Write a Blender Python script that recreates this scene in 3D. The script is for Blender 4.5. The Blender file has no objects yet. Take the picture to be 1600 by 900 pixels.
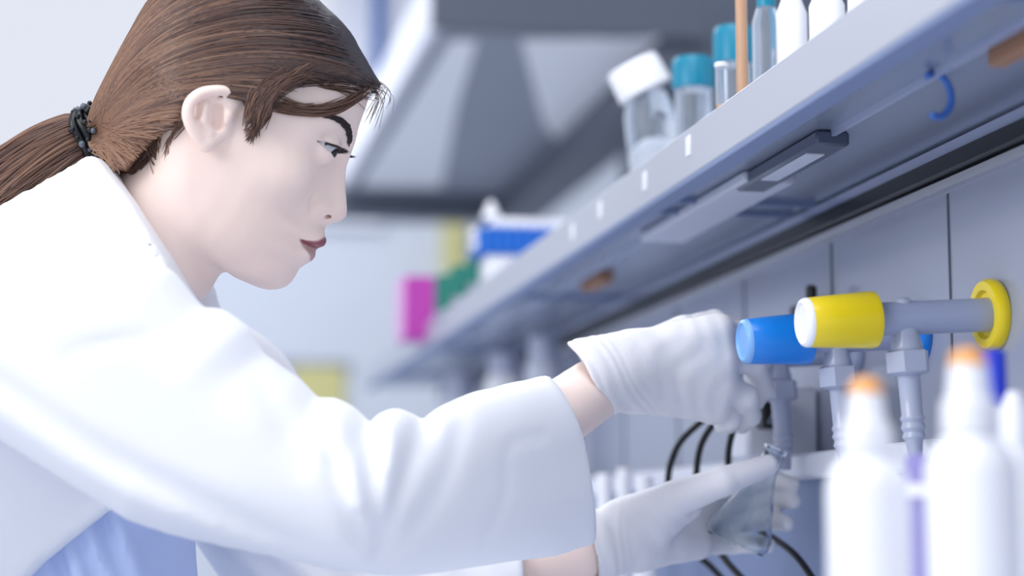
import bpy, math, random
import numpy as np
from mathutils import Vector, Matrix

random.seed(7); rng = np.random.default_rng(7)
SC = bpy.context.scene
COL = SC.collection
sq = math.sqrt

# ------------------------------------------------------------------ camera
FP = 3000.0                       # focal length in pixels of the 1600 frame
CAM = np.array([0.0, 0.0, 1.10])
PITCH = math.atan(375 / FP); YAW = math.atan(565 / FP * math.cos(PITCH))
CR = np.array([math.cos(YAW), -math.sin(YAW), 0.0])
CF = np.array([math.sin(YAW) * math.cos(PITCH), math.cos(YAW) * math.cos(PITCH), math.sin(PITCH)])
CU = np.cross(CR, CF)
cd = bpy.data.cameras.new('camera'); cam = bpy.data.objects.new('camera', cd); COL.objects.link(cam)
cd.sensor_width = 36.0; cd.lens = FP * 36 / 1600; cd.clip_start = 0.05
M3 = Matrix(((CR[0], CU[0], -CF[0]), (CR[1], CU[1], -CF[1]), (CR[2], CU[2], -CF[2])))
cam.matrix_world = Matrix.Translation(Vector(CAM)) @ M3.to_4x4()
cd.dof.use_dof = True; cd.dof.focus_distance = 1.43; cd.dof.aperture_fstop = 2.8
SC.camera = cam
SC.view_settings.view_transform = 'Standard'; SC.view_settings.look = 'None'
SC.view_settings.gamma = 1; SC.view_settings.use_curve_mapping = False
SC.view_settings.exposure = 0.0
SC.cycles.use_denoising = True
SC.cycles.max_bounces = 16; SC.cycles.transmission_bounces = 16; SC.cycles.transparent_max_bounces = 12
SC.cycles.sample_clamp_indirect = 4.0

# ------------------------------------------------------------------ world and added area lights
w = bpy.data.worlds.new('daylight'); SC.world = w; w.use_nodes = True
bg = w.node_tree.nodes['Background']; bg.inputs[0].default_value = (0.80, 0.84, 0.94, 1); bg.inputs[1].default_value = 0.96

def area(name, loc, target, sx, sy, power, color=(1, 1, 1)):
    d = bpy.data.lights.new(name, 'AREA'); d.shape = 'RECTANGLE'; d.size = sx; d.size_y = sy
    d.energy = power; d.color = color
    o = bpy.data.objects.new(name, d); COL.objects.link(o); o.location = loc
    o.rotation_euler = (Vector(target) - Vector(loc)).to_track_quat('-Z', 'Y').to_euler()
    return o
area('added_key_left', (-1.9, 0.3, 2.3), (0.1, 1.4, 1.2), 1.6, 1.4, 40, (1.0, 0.98, 0.97))  # added soft key from the left, no visible source
area('added_fill_top', (0.0, 0.75, 3.3), (0.1, 1.3, 1.1), 1.4, 1.8, 31, (0.97, 0.98, 1.0))  # added overhead fill for face and sleeves, no fixture modelled
area('added_fill_far', (0.1, 4.8, 3.4), (0.2, 4.6, 1.0), 1.5, 2.4, 75, (0.97, 0.98, 1.0))  # added fill that brightens the far wall, unseen

# ------------------------------------------------------------------ projection helpers
def ray(px, py): return CF + (px - 800) / FP * CR + (450 - py) / FP * CU
def atD(px, py, D): return CAM + D * ray(px, py)
def atY(px, py, Y): r = ray(px, py); return CAM + r * (Y - CAM[1]) / r[1]
def atX(px, py, X): r = ray(px, py); return CAM + r * (X - CAM[0]) / r[0]
def atZ(px, py, Z): r = ray(px, py); return CAM + r * (Z - CAM[2]) / r[2]
def cc(px, py, D): return np.array([(px - 800) / FP * D, (450 - py) / FP * D, D])    # camera coordinates

# ------------------------------------------------------------------ materials
def lin(h):
    h = h.lstrip('#'); v = [int(h[i:i + 2], 16) / 255 for i in (0, 2, 4)]
    return tuple(x / 12.92 if x <= .04045 else ((x + .055) / 1.055) ** 2.4 for x in v)
def mat(name, col, rough=.5, metal=0, spec=.5, trans=0, ior=1.45, sss=0, alpha=1, noise=None, bump=None, emit=None, coat=0):
    m = bpy.data.materials.new(name); m.use_nodes = True; nt = m.node_tree; b = nt.nodes['Principled BSDF']
    if isinstance(col, str): col = lin(col)
    b.inputs['Base Color'].default_value = (*col, 1); b.inputs['Roughness'].default_value = rough
    b.inputs['Metallic'].default_value = metal; b.inputs['Specular IOR Level'].default_value = spec
    b.inputs['Transmission Weight'].default_value = trans; b.inputs['IOR'].default_value = ior
    b.inputs['Alpha'].default_value = alpha; b.inputs['Coat Weight'].default_value = coat
    if sss:
        b.inputs['Subsurface Weight'].default_value = sss; b.inputs['Subsurface Radius'].default_value = (1, .4, .25)
        b.inputs['Subsurface Scale'].default_value = .006
    if emit: b.inputs['Emission Color'].default_value = (*emit[0], 1); b.inputs['Emission Strength'].default_value = emit[1]
    tc = nt.nodes.new('ShaderNodeTexCoord')
    if noise:
        sc, amt, st = noise
        mp = nt.nodes.new('ShaderNodeMapping'); mp.inputs['Scale'].default_value = st
        n = nt.nodes.new('ShaderNodeTexNoise'); n.inputs['Scale'].default_value = sc; n.inputs['Detail'].default_value = 4
        nt.links.new(tc.outputs['Object'], mp.inputs[0]); nt.links.new(mp.outputs[0], n.inputs[0])
        r = nt.nodes.new('ShaderNodeMapRange'); r.inputs[3].default_value = 1 - amt; r.inputs[4].default_value = 1 + amt
        nt.links.new(n.outputs[0], r.inputs[0])
        hs = nt.nodes.new('ShaderNodeHueSaturation'); hs.inputs['Color'].default_value = (*col, 1)
        nt.links.new(r.outputs[0], hs.inputs['Value']); nt.links.new(hs.outputs[0], b.inputs['Base Color'])
    if bump:
        sc, st = bump
        n = nt.nodes.new('ShaderNodeTexNoise'); n.inputs['Scale'].default_value = sc; n.inputs['Detail'].default_value = 3
        nt.links.new(tc.outputs['Object'], n.inputs[0])
        bp = nt.nodes.new('ShaderNodeBump'); bp.inputs['Strength'].default_value = st; bp.inputs['Distance'].default_value = .001
        nt.links.new(n.outputs[0], bp.inputs['Height']); nt.links.new(bp.outputs[0], b.inputs['Normal'])
    return m

def attr_mat(name, attr, cols, rough, sss=0, spec=.5, aniso=0):
    """material whose colour is mixed from a vertex attribute (lips on skin, hair strand tint plus painted highlights)"""
    m = mat(name, cols[0], rough, sss=sss, spec=spec); nt = m.node_tree; b = nt.nodes['Principled BSDF']
    a = nt.nodes.new('ShaderNodeAttribute'); a.attribute_name = attr
    cr = nt.nodes.new('ShaderNodeValToRGB'); e = cr.color_ramp.elements
    for i, c in enumerate(cols):
        c = lin(c) if isinstance(c, str) else c
        el = e[i] if i < 2 else e.new(1)
        el.position = i / (len(cols) - 1); el.color = (*c, 1)
    nt.links.new(a.outputs['Fac'], cr.inputs[0]); nt.links.new(cr.outputs[0], b.inputs['Base Color'])
    b.inputs['Anisotropic'].default_value = aniso
    return m

M = dict(
    skin=attr_mat('skin', 'lip', ['#f7e1d7', '#93565f'], .5, sss=.25, spec=.35),
    coat=mat('white cotton', (.87, .885, .92), .85, spec=.2, noise=(6, .012, (1, 1, 1)), bump=(900, .15)),
    shirt=mat('light blue cotton', (.50, .60, .88), .85, spec=.2, bump=(700, .15)),
    glove=mat('white latex', (.76, .765, .80), .55, sss=.15, bump=(160, .25)),
    hair=attr_mat('brown hair', 'tint', ['#251a1b', '#523a32', '#8e6c57'], .34, spec=.55, aniso=.5),
    haircore=mat('brown hair core', '#5a4036', .5),
    brow=mat('dark brow hair', '#2d2021', .6),
    sclera=mat('eye white', '#d8d8e0', .12), iris=mat('dark iris', '#17110f', .08),
    tie=mat('black satin', '#0d1117', .35), bead=mat('grey bead', '#5c6470', .2),
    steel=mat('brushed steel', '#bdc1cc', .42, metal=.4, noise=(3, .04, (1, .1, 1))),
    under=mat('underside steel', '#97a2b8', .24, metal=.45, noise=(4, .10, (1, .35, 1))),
    strip=mat('dark rail', '#20242c', .4), black=mat('black rubber', '#0b0d10', .35),
    tile=mat('grey glazed panel', '#9aa1b4', .18, spec=.6, noise=(2, .04, (1, 1, 1))),
    joint=mat('panel joint', '#5d6474', .7),
    dark=mat('dark grey sheet', '#59616e', .5, noise=(2, .05, (1, 1, 1))), mid=mat('mid grey sheet', '#8d94a3', .45, noise=(2, .04, (1, 1, 1))),
    lens=mat('pale reflection', '#f6f8fc', .35), wall=mat('pale wall', '#ccd3de', .8, noise=(1.5, .02, (1, 1, 1))),  # lens: pale tone for the painted canopy reflections
    white=mat('white paint', '#e8ebf4', .5), floor=mat('grey vinyl', '#c6cbd6', .4, noise=(5, .05, (1, 1, 1))),
    blueframe=mat('blue frame', '#2a62ac', .4), bench=mat('white laminate', '#dfe3ee', .35),
    cabinet=mat('blue grey laminate', '#7c8cb0', .5), wood=mat('pale yellow board', '#c9c489', .6),
    yellow=mat('yellow plastic', (.85, .66, .006), .28, coat=.3), blue=mat('blue plastic', (.004, .22, .78), .3, coat=.3),
    grey=mat('grey lacquer', '#9fa9c6', .3, coat=.4), grey2=mat('light grey lacquer', '#aeb6cc', .3, coat=.4),
    plastic=mat('white plastic', '#eef0f6', .35, sss=.1), clear=mat('clear plastic', '#e3ebf5', .08, trans=.85, ior=1.2),
    glass=mat('clear glass', '#f2f7fb', .02, trans=1, ior=1.32), liquid=mat('clear liquid', '#e6f2f6', .02, trans=1, ior=1.33),
    teal=mat('teal plastic', '#0584a4', .35), green=mat('green plastic', '#07796a', .45), magenta=mat('magenta card', '#b63ea6', .5),
    pinkw=mat('pale pink card', '#e3a9dc', .5), rackblue=mat('blue rack plastic', '#0f68c8', .4), orange=mat('orange plastic', '#f3ae66', .45),
    cblue=mat('royal blue plastic', '#2c45d8', .4), purple=mat('violet tinted plastic', '#b4aeea', .25, trans=.4, ior=1.2),
    lightblue=mat('pale blue plastic', '#7fb4ee', .35),
    slate=mat('slate reflection', '#4c566c', .35),  # tone of the dark reflection painted under the shelf
    label=mat('printed paper', '#c8cedd', .7), brown=mat('brown tape', '#a07860', .7), pclip=mat('blue clip plastic', '#3e6fc0', .5),
)

# ------------------------------------------------------------------ mesh building
class MB:
    def __init__(s): s.v = []; s.f = []; s.n = 0; s.sm = []
    def add(s, v, f, smooth=True):
        v = [tuple(map(float, p)) for p in v]
        s.f += [tuple(i + s.n for i in q) for q in f]; s.sm += [smooth] * len(f); s.v += v; s.n += len(v); return s
    def box(s, lo, hi, bev=0.0):
        lo = np.array(lo, float); hi = np.array(hi, float); lo, hi = np.minimum(lo, hi), np.maximum(lo, hi)
        b = min(bev, .45 * float((hi - lo).min()))
        if b <= 0:
            v = [(x, y, z) for x in (lo[0], hi[0]) for y in (lo[1], hi[1]) for z in (lo[2], hi[2])]
            return s.add(v, [(0, 1, 3, 2), (4, 6, 7, 5), (0, 4, 5, 1), (2, 3, 7, 6), (0, 2, 6, 4), (1, 5, 7, 3)], False)
        v = []; idx = {}
        for sx in (0, 1):
            for sy in (0, 1):
                for sz in (0, 1):
                    c = [(lo, hi)[q][k] for k, q in enumerate((sx, sy, sz))]; sg = [1 if q == 0 else -1 for q in (sx, sy, sz)]
                    for ax in range(3):
                        p = [c[k] + (0 if k == ax else sg[k] * b) for k in range(3)]
                        idx[(sx, sy, sz, ax)] = len(v); v.append(p)
        f = []
        for ax in range(3):
            o = [k for k in range(3) if k != ax]
            for q in (0, 1):
                def key(i, j):
                    t = [0, 0, 0]; t[ax] = q; t[o[0]] = i; t[o[1]] = j; return idx[(*t, ax)]
                f.append((key(0, 0), key(1, 0), key(1, 1), key(0, 1)))
        for ax in range(3):
            o = [k for k in range(3) if k != ax]
            for i in (0, 1):
                for j in (0, 1):
                    def key(q, a):
                        t = [0, 0, 0]; t[ax] = q; t[o[0]] = i; t[o[1]] = j; return idx[(*t, a)]
                    f.append((key(0, o[0]), key(1, o[0]), key(1, o[1]), key(0, o[1])))
        for a in (0, 1):
            for b2 in (0, 1):
                for c2 in (0, 1): f.append(tuple(idx[(a, b2, c2, k)] for k in range(3)))
        return s.add(v, f, False)
    def lathe(s, base, axis, prof, n=32, smooth=True, cap=True, ref=None):
        """prof: list of (distance along axis, radius)"""
        base = np.array(base, float); ax = np.array(axis, float); ax /= np.linalg.norm(ax)
        t = np.array(ref if ref is not None else ((0, 0, 1) if abs(ax[2]) < .9 else (1, 0, 0)), float)
        u = np.cross(ax, t); u /= np.linalg.norm(u); q = np.cross(ax, u)
        v = []; f = []
        for h, r in prof:
            for k in range(n):
                a = 2 * math.pi * (k + .5) / n; v.append(base + ax * h + r * (math.cos(a) * u + math.sin(a) * q))
        for i in range(len(prof) - 1):
            for k in range(n): f.append((i * n + k, i * n + (k + 1) % n, (i + 1) * n + (k + 1) % n, (i + 1) * n + k))
        if cap: f.append(tuple(range(n))[::-1]); f.append(tuple((len(prof) - 1) * n + k for k in range(n)))
        return s.add(v, f, smooth)
    def tube(s, pts, r, n=10, cap=True):
        P = np.array(pts, float); N = len(P); R = np.broadcast_to(np.array(r, float), (N,))
        T = np.gradient(P, axis=0); T /= np.linalg.norm(T, axis=1)[:, None] + 1e-12
        ref = np.array((0, 0, 1.)) if abs(T[0][2]) < .9 else np.array((1., 0, 0))
        v = []; u = np.cross(T[0], ref)
        for i in range(N):
            u = u - T[i] * (u @ T[i]); u /= np.linalg.norm(u) + 1e-12; q = np.cross(T[i], u)
            for k in range(n):
                a = 2 * math.pi * k / n; v.append(P[i] + R[i] * (math.cos(a) * u + math.sin(a) * q))
        f = [(i * n + k, i * n + (k + 1) % n, (i + 1) * n + (k + 1) % n, (i + 1) * n + k) for i in range(N - 1) for k in range(n)]
        if cap: f += [tuple(range(n))[::-1], tuple((N - 1) * n + k for k in range(n))]
        return s.add(v, f)
    def build(s, name, m, parent=None):
        me = bpy.data.meshes.new(name); me.from_pydata(s.v, [], s.f); me.materials.append(m)
        me.polygons.foreach_set('use_smooth', s.sm); me.update()
        if not all(s.sm) or True:
            import bmesh
            b = bmesh.new(); b.from_mesh(me); bmesh.ops.recalc_face_normals(b, faces=b.faces); b.to_mesh(me); b.free()
            try: me.set_sharp_from_angle(angle=math.radians(42))
            except Exception: pass
        o = bpy.data.objects.new(name, me); COL.objects.link(o)
        if parent is not None:
            o.parent = parent
            o.matrix_parent_inverse = Matrix.Translation(-parent.location)
        return o
def spline(pts, n=12):
    P = np.array(pts, float); P = np.vstack([2 * P[0] - P[1], P, 2 * P[-1] - P[-2]]); out = []
    for i in range(1, len(P) - 2):
        for t in np.linspace(0, 1, n, endpoint=False):
            a, b, c, d = P[i - 1:i + 3]
            out.append(.5 * (2 * b + (c - a) * t + (2 * a - 5 * b + 4 * c - d) * t * t + (3 * b - a - 3 * c + d) * t ** 3))
    out.append(P[-2]); return np.array(out)
def tag(o, label=None, cat=None, group=None, kind=None):
    if label: o['label'] = label
    if cat: o['category'] = cat
    if group: o['group'] = group
    if kind: o['kind'] = kind
    return o
def thing(name, loc, label, cat, group=None):
    o = bpy.data.objects.new(name, None); COL.objects.link(o); o.location = tuple(map(float, loc)); o.empty_display_size = .02
    return tag(o, label, cat, group)
def struct(name, mb, m): return tag(mb.build(name, m), kind='structure')
def dup(root, loc, label, group=None):
    r = root.copy(); COL.objects.link(r); r.location = tuple(map(float, loc)); r['label'] = label
    if group: r['group'] = group
    for ch in root.children:
        c = ch.copy(); COL.objects.link(c); c.parent = r
        for g in ch.children:
            d = g.copy(); COL.objects.link(d); d.parent = c
    return r

# ------------------------------------------------------------------ room geometry numbers
XF = 0.43                                         # front face of the reagent shelf
zt = atX(1000, 257, XF)[2]; zb = atX(960, 357, XF)[2]
XW = atZ(1300, 327, zb)[0]                        # service panel behind the bench
BENCH = 0.93
YD = atX(1555, 490, XW)[1]
print('shelf z', zb, zt, 'panel X', XW, 'tap Y', YD)

# ------------------------------------------------------------------ setting
struct('floor', MB().box((-4, -1, -.05), (6, 8, 0)), M['floor'])
struct('ceiling', MB().box((-1.3, .2, 3.8), (6, 8, 3.85)), M['white'])
YB = 7.0
def far(px, py, Y=YB): return atY(px, py, Y)
wx0 = far(-200, 0)[0]; wx1 = far(560, 0)[0]
wz0 = far(0, 215)[2]
struct('wall_back', MB().box((-4, YB, 0), (6, YB + .1, wz0 - .25)).box((wx1 + .25, YB, wz0 - .25), (6, YB + .1, 3.8)), M['wall'])
win = MB()
win.box((wx0 - 1, YB - .04, wz0 - .30), (wx1 + .1, YB + .06, wz0 - .24), .01)
win.box((wx1 - .10, YB - .04, wz0 - .25), (wx1 + .25, YB + .06, 3.8), .01)
win.box((far(160, 0)[0] - .7, YB - .03, wz0 - .25), (far(160, 0)[0] - .65, YB + .05, 3.8), .01)
wn = struct('window_1', win, M['white'])
MB().box((far(580, 0)[0], YB - .09, far(0, 112)[2]), (far(598, 0)[0], YB - .045, 3.8), .005).build('window_rail', M['blueframe'], wn)
# service panel the taps are mounted on (island bench divider)
pl = MB().box((XW, .35, BENCH), (XW + .02, 4.0, zb - .001))
sp = struct('wall_service', pl, M['tile'])
js = MB()
for px in (1300, 1485):
    y = atX(px, 420, XW)[1]; js.box((XW - .0012, y - .0012, BENCH), (XW + .001, y + .0012, zb - .03))
dy = atX(1300, 420, XW)[1] - atX(1485, 420, XW)[1]
for k in range(1, 8): js.box((XW - .0012, atX(1300, 420, XW)[1] + k * dy - .0012, BENCH), (XW + .001, atX(1300, 420, XW)[1] + k * dy + .0012, zb - .03))
js.build('panel_joint', M['joint'], sp)

# canopy far behind, seen from below
ZC = 2.13
ca0 = atZ(690, 48, ZC); ca1 = atZ(1045, 48, ZC); ca2 = atZ(545, 300, ZC)
canopy = thing('ventilation_canopy', (ca0[0], ca0[1], ZC), 'large grey sheet metal ventilation canopy under the ceiling, seen from below', 'canopy')
cy0, cy1 = ca0[1], ca2[1]; cx0, cx1 = (ca0[0] + ca2[0]) / 2, ca1[0]
MB().box((cx0, cy0, ZC), (cx1, cy1, ZC + .02)).build('underside', M['mid'], canopy)
MB().box((cx0 - .03, cy0 - .02, ZC + .002), (cx0, cy1, ZC + .13), .004).build('side_fascia', M['white'], canopy)
MB().box((cx0 - .03, cy0 - .05, ZC - .005), (cx1 + .1, cy0 - .02, ZC + .3), .004).build('front_fascia', M['dark'], canopy)
MB().box((cx1, cy0, ZC - .09), (cx1 + .12, cy1, ZC + .02), .005).build('side_beam', M['dark'], canopy)
zr = atY(700, 342, cy1)[2]
MB().box((cx0 - .1, cy1 - .01, zr), (cx1 + .12, cy1 + .1, ZC + .03), .01).build('rear_duct', M['dark'], canopy)
def poly_patch(pts, h=.006):
    P = [atZ(x, y, ZC) for x, y in pts]; n = len(P)
    v = [(p[0], p[1], ZC - .001) for p in P] + [(p[0], p[1], ZC - h) for p in P]
    return MB().add(v, [tuple(range(n)), tuple(range(n, 2 * n))[::-1]] + [(i, (i + 1) % n, n + (i + 1) % n, n + i) for i in range(n)], False)
poly_patch([(705, 62), (745, 62), (715, 160), (690, 290), (560, 290)]).build('painted_reflection', M['lens'], canopy)  # pale shapes imitate light reflected on the canopy underside
poly_patch([(815, 60), (1030, 55), (870, 215), (850, 190)]).build('painted_reflection', M['lens'], canopy)  # second painted reflection, the triangular one
# dark duct column on the right behind the shelf
q0 = atY(1040, 200, 4.6); q1 = atY(1500, 0, 4.6)
dc = thing('service_column', (q0[0] + .4, 4.7, 0), 'dark grey service column rising behind the bottles on the shelf', 'column')
MB().box((q0[0] - .02, 4.6, 0), (q1[0], 5.0, 3.8), .01).build('casing', M['dark'], dc)
a = atY(1084, 36, 4.58); b = atY(1097, 120, 4.58)
MB().box((a[0], 4.585, b[2]), (b[0], 4.6, a[2]), .003).build('handle', M['black'], dc)
# far side furniture: cupboard under the window, yellow board
a = atY(455, 572, YB); b = atY(537, 660, YB)
fb = thing('notice_board', (a[0] + .08, YB - .03, b[2]), 'small pale yellow board with a dark top rail, low behind her arm', 'board')
MB().box((a[0], YB - .03, b[2]), (b[0], YB, a[2]), .004).build('panel', M['wood'], fb)
MB().box((a[0] - .06, YB - .035, a[2]), (b[0] + .02, YB, a[2] + .015), .003).build('top_rail', M['mid'], fb)
a = atY(690, 345, YB); b = atY(722, 400, YB)
o = MB().box((a[0], YB - .08, b[2] - .2), (b[0], YB, a[2]), .006).build('storage_box', M['wood'])
tag(o, 'narrow pale yellow box, blurred, left of the blue rack', 'box')

# ------------------------------------------------------------------ reagent shelf
Y0, Y1 = .30, 3.95
sh = thing('reagent_shelf', (XF, Y1, zb), 'long brushed steel shelf with a pale slotted front lip', 'shelf')
TH = zt - zb
sh_d = .33
MB().box((XF, Y0, zb + .004), (XF + .004, Y1, zt), .001).box((XF + .004, Y0, zb + .004), (XF + .022, Y1, zb + .008)).build('front_lip', M['steel'], sh)
MB().box((XF + .004, Y0, zb + .012), (XF + sh_d, Y1, zb + .018)).build('deck', M['steel'], sh)
MB().box((XF + .001, Y0, zb), (XF + .020, Y1, zb + .006), .001).build('lower_bead', M['cabinet'], sh)
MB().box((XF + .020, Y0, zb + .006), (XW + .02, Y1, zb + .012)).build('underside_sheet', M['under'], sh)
for px, py in ((1076, 228), (1008, 283), (938, 328), (895, 362)):
    p = atX(px, py, XF); s_ = .0085
    MB().box((XF - .0012, p[1] - .006, p[2] - s_), (XF + .001, p[1] + .006, p[2] + s_), .0006).build('slot_cover', M['plastic'], sh)
# wall rail below the underside
MB().box((XW - .012, Y0, zb - .006), (XW, Y1, zb + .004)).build('wall_rail', M['grey'], sh)
MB().box((XW - .016, Y0, zb - .018), (XW - .001, Y1, zb - .006)).build('gasket', M['black'], sh)
MB().box((XW - .006, Y0, zb - .027), (XW, Y1, zb - .020)).build('lower_rail', M['steel'], sh)
# longitudinal ribs and cross brackets on the underside
MB().box((XF + .055, Y0, zb + .001), (XF + .058, Y1, zb + .006)).build('rib', M['grey'], sh)
for y in (.95, 1.62, 1.68, 2.35, 3.05, 3.62):
    MB().box((XF + .022, y, zb + .001), (XW - .016, y + .006, zb + .006)).build('cross_bracket', M['cabinet'], sh)
# dark reflection patch under the shelf stands in for a reflection in the steel; clip, tags
def under_box(px0, py0, px1, py1, drop, m, name, label, cat, bev=.002):
    a = atZ(px0, py0, zb - drop / 2); b = atZ(px1, py1, zb - drop / 2)
    o = MB().box((min(a[0], b[0]), min(a[1], b[1]), zb - drop), (max(a[0], b[0]), max(a[1], b[1]), zb + .0065), bev).build(name, m)
    return tag(o, label, cat)
def under_poly(cx, cy, lx, ly, drop): return (cx - lx / 2, cy - ly / 2, zb - drop), (cx + lx / 2, cy + ly / 2, zb + .0055)
p = atZ(1248, 255, zb)
jb = thing('reflection_patch', (p[0], p[1], zb - .014), 'dark reflection patch with a pale strip, painted under the steel shelf', 'reflection patch')
MB().box(*under_poly(p[0] - .008, p[1], .026, .20, .006), .002).build('housing', M['slate'], jb)  # thin dark slab imitating a reflection in the glossy underside
MB().box((p[0] - .018, p[1] - .07, zb - .0072), (p[0] - .004, p[1] + .04, zb - .0061)).build('pale_strip', M['label'], jb)  # pale strip on the imitated reflection
p = atZ(1110, 330, zb)
o = MB().box(*under_poly(p[0], p[1], .045, .34, .004), .002).build('lamp_housing', M['label']); tag(o, 'pale slim lamp housing under the shelf, left of the dark reflection patch', 'lamp')
p = atZ(1462, 125, zb)
th = np.linspace(-1.9, 2.2, 20)
o = MB().tube([(p[0] + .012 * math.cos(t), p[1] + .004 * math.cos(t), zb - .010 + .014 * math.sin(t)) for t in th], .0024, 8).build('cable_clip', M['pclip'])
tag(o, 'blue open ring clip stuck under the near end of the shelf', 'clip')
p = atZ(1585, 75, zb)
o = MB().box(*under_poly(p[0], p[1], .012, .05, .006), .001).build('hanging_tag', M['brown']); tag(o, 'orange brown tag under the shelf at the top right corner', 'tag')
p = atZ(933, 440, zb)
o = MB().box(*under_poly(p[0], p[1], .016, .10, .006), .001).build('hanging_tag', M['brown']); tag(o, 'brown tag under the far part of the shelf, above the gloved hand', 'tag')

# island carcass under and behind the panel
bn = thing('lab_bench', (.35, 1.6, 0), 'white laminate laboratory bench along the grey service panel', 'bench')
MB().box((.20, .35, BENCH - .03), (XW + .02, 4.0, BENCH), .004).build('worktop', M['bench'], bn)
MB().box((.26, .40, .0), (XW + .02, 3.98, BENCH - .03)).build('cabinet_body', M['cabinet'], bn)
# ledge along the service panel at eye height
XL = XW - .05
ld = atX(1262, 707, XL); lb = atX(1262, 748, XL)
lg = thing('service_ledge', (XL, 2.2, lb[2]), 'white raised service ledge running along the panel below the taps', 'ledge')
MB().box((XL, 1.30, lb[2]), (XW - .002, 3.9, ld[2]), .003).build('ledge_top', M['bench'], lg)
MB().box((XL + .012, 1.31, BENCH), (XW - .002, 3.89, lb[2])).build('ledge_front', M['cabinet'], lg)

# ------------------------------------------------------------------ taps on the panel
p_tap = atX(1557, 491, XW)
def make_tap(m, label, capm):
    """local origin: centre of wall flange at the panel face; axis towards -X"""
    k = float((p_tap - CAM) @ CF) / FP * 1.02
    t = thing('service_tap', (0, 0, 0), label, 'tap', 'lab taps on the service panel')
    ax = (-1, 0, 0); L = lambda px: (1557 - px) * k * 1.03
    MB().lathe((0, 0, 0), ax, [(0, 52 * k), (.002, 55 * k), (.007, 55 * k), (.010, 51 * k), (.0101, 38 * k), (.007, 34 * k)], 48).build('flange', m, t)
    MB().lathe((0, 0, 0), ax, [(.004, 27 * k), (.012, 26 * k), (L(1368), 25.5 * k), (L(1368) + .001, 30 * k), (L(1358), 30 * k)], 40).build('pipe', M['grey'], t)
    kn = MB().lathe((0, 0, 0), ax, [(L(1366), 38 * k), (L(1364), 42.5 * k), (L(1358), 43.5 * k), (L(1300), 40 * k), (L(1262), 37.5 * k), (L(1258), 35 * k)], 48).build('knob', m, t)
    MB().lathe((0, 0, 0), ax, [(L(1262), 37.6 * k), (L(1258), 37.2 * k), (L(1254), 35 * k), (L(1252), 31 * k), (L(1256), 27 * k), (L(1256) - .0002, 0.0005)], 40).build('knob_cap', capm, kn)
    x = -L(1411)
    bd = MB()
    bd.lathe((x, 0, 10 * k), (0, 0, -1), [(0, 17 * k), (40 * k, 21 * k), (52 * k, 24 * k), (58 * k, 24 * k)], 32)
    bd.lathe((x, 0, 0), (0, 0, 1), [(0, 14 * k), (26 * k, 14 * k), (31 * k, 9 * k), (33 * k, 1 * k)], 24)
    bd.build('valve_body', M['grey2'], t)
    MB().lathe((x, 0, -48 * k), (0, 0, -1), [(0, 28 * k), (3 * k, 34 * k), (34 * k, 34 * k), (38 * k, 28 * k)], 6, False).build('union_nut', M['grey2'], t)
    MB().lathe((x, 0, -84 * k), (0, 0, -1), [(0, 19 * k), (8 * k, 17 * k), (62 * k, 16 * k), (68 * k, 19 * k), (74 * k, 16 * k), (82 * k, 19 * k), (88 * k, 15 * k), (96 * k, 18 * k), (102 * k, 13 * k), (128 * k, 10 * k), (128 * k, 6 * k), (100 * k, 6 * k)], 24).build('outlet_spout', M['grey2'], t)
    return t
p = atX(1557, 491, XW)
ty = make_tap(M['yellow'], 'lab tap with yellow knob and yellow wall flange, nearest the camera', M['plastic']); ty.location = tuple(p)
tb = make_tap(M['blue'], 'lab tap with blue knob between the yellow tap and the gloved hand', M['lightblue']); tb.location = (p[0], p[1] * 1.109, p[2])
t3 = make_tap(M['grey'], 'grey lab tap turned by her gloved hand, its spout above the flask', M['plastic']); t3.location = (p[0], p[1] * 1.222, p[2])
Y3 = p[1] * 1.222; K3 = Y3 / FP
for t_ in (ty, tb, t3): t_.rotation_euler = (0, -.062, 0)
# black plug, cables, white block behind the spout
pc = atY(1200, 645, Y3 + .07)
pg = thing('cable_connector', pc, 'black cable connector hanging behind the grey tap spout', 'connector')
k = K3
MB().box(pc + np.array((-16 * k, -.012, -28 * k)), pc + np.array((16 * k, .012, 30 * k)), .003).build('plug_body', M['black'], pg)
MB().lathe(pc + np.array((0, 0, 30 * k)), (0, 0, 1), [(0, 22 * k), (14 * k, 24 * k), (20 * k, 12 * k)], 20).build('strain_relief', M['black'], pg)
tri = MB()
for a_, b_ in (((-8, -18), (8, -18)), ((8, -18), (0, -4)), ((0, -4), (-8, -18))):
    tri.tube([pc + np.array((a_[0] * k, -.0125, a_[1] * k)), pc + np.array((b_[0] * k, -.0125, b_[1] * k))], .0006, 6)
tri.build('triangle_mark', M['grey2'], pg)
o = MB().box((XW - .07, Y3 + .09, ld[2] - .002), (XW - .001, Y3 + .14, atY(1260, 605, Y3 + .09)[2]), .004).build('socket_box', M['bench'])
tag(o, 'pale socket box on the ledge behind the tap spouts', 'socket box')
cabs = [([(1196, 618, 1.68), (1165, 640, 1.69), (1144, 678, 1.70), (1138, 730, 1.71), (1150, 800, 1.72), (1200, 835, 1.68), (1245, 870, 1.63), (1290, 935, 1.57)], 'black cable looping down right of the hands to the bottom edge'),
        ([(1190, 612, 1.70), (1150, 630, 1.71), (1108, 672, 1.72), (1090, 720, 1.73), (1092, 800, 1.74), (1130, 870, 1.71), (1190, 935, 1.66)], 'black cable between the two hands, middle of three loops'),
        ([(1192, 605, 1.72), (1140, 628, 1.73), (1085, 668, 1.74), (1055, 705, 1.75), (1044, 760, 1.76), (1060, 840, 1.77), (1110, 885, 1.76), (1160, 940, 1.74)], 'black cable between the two hands, leftmost of three loops')]
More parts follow.
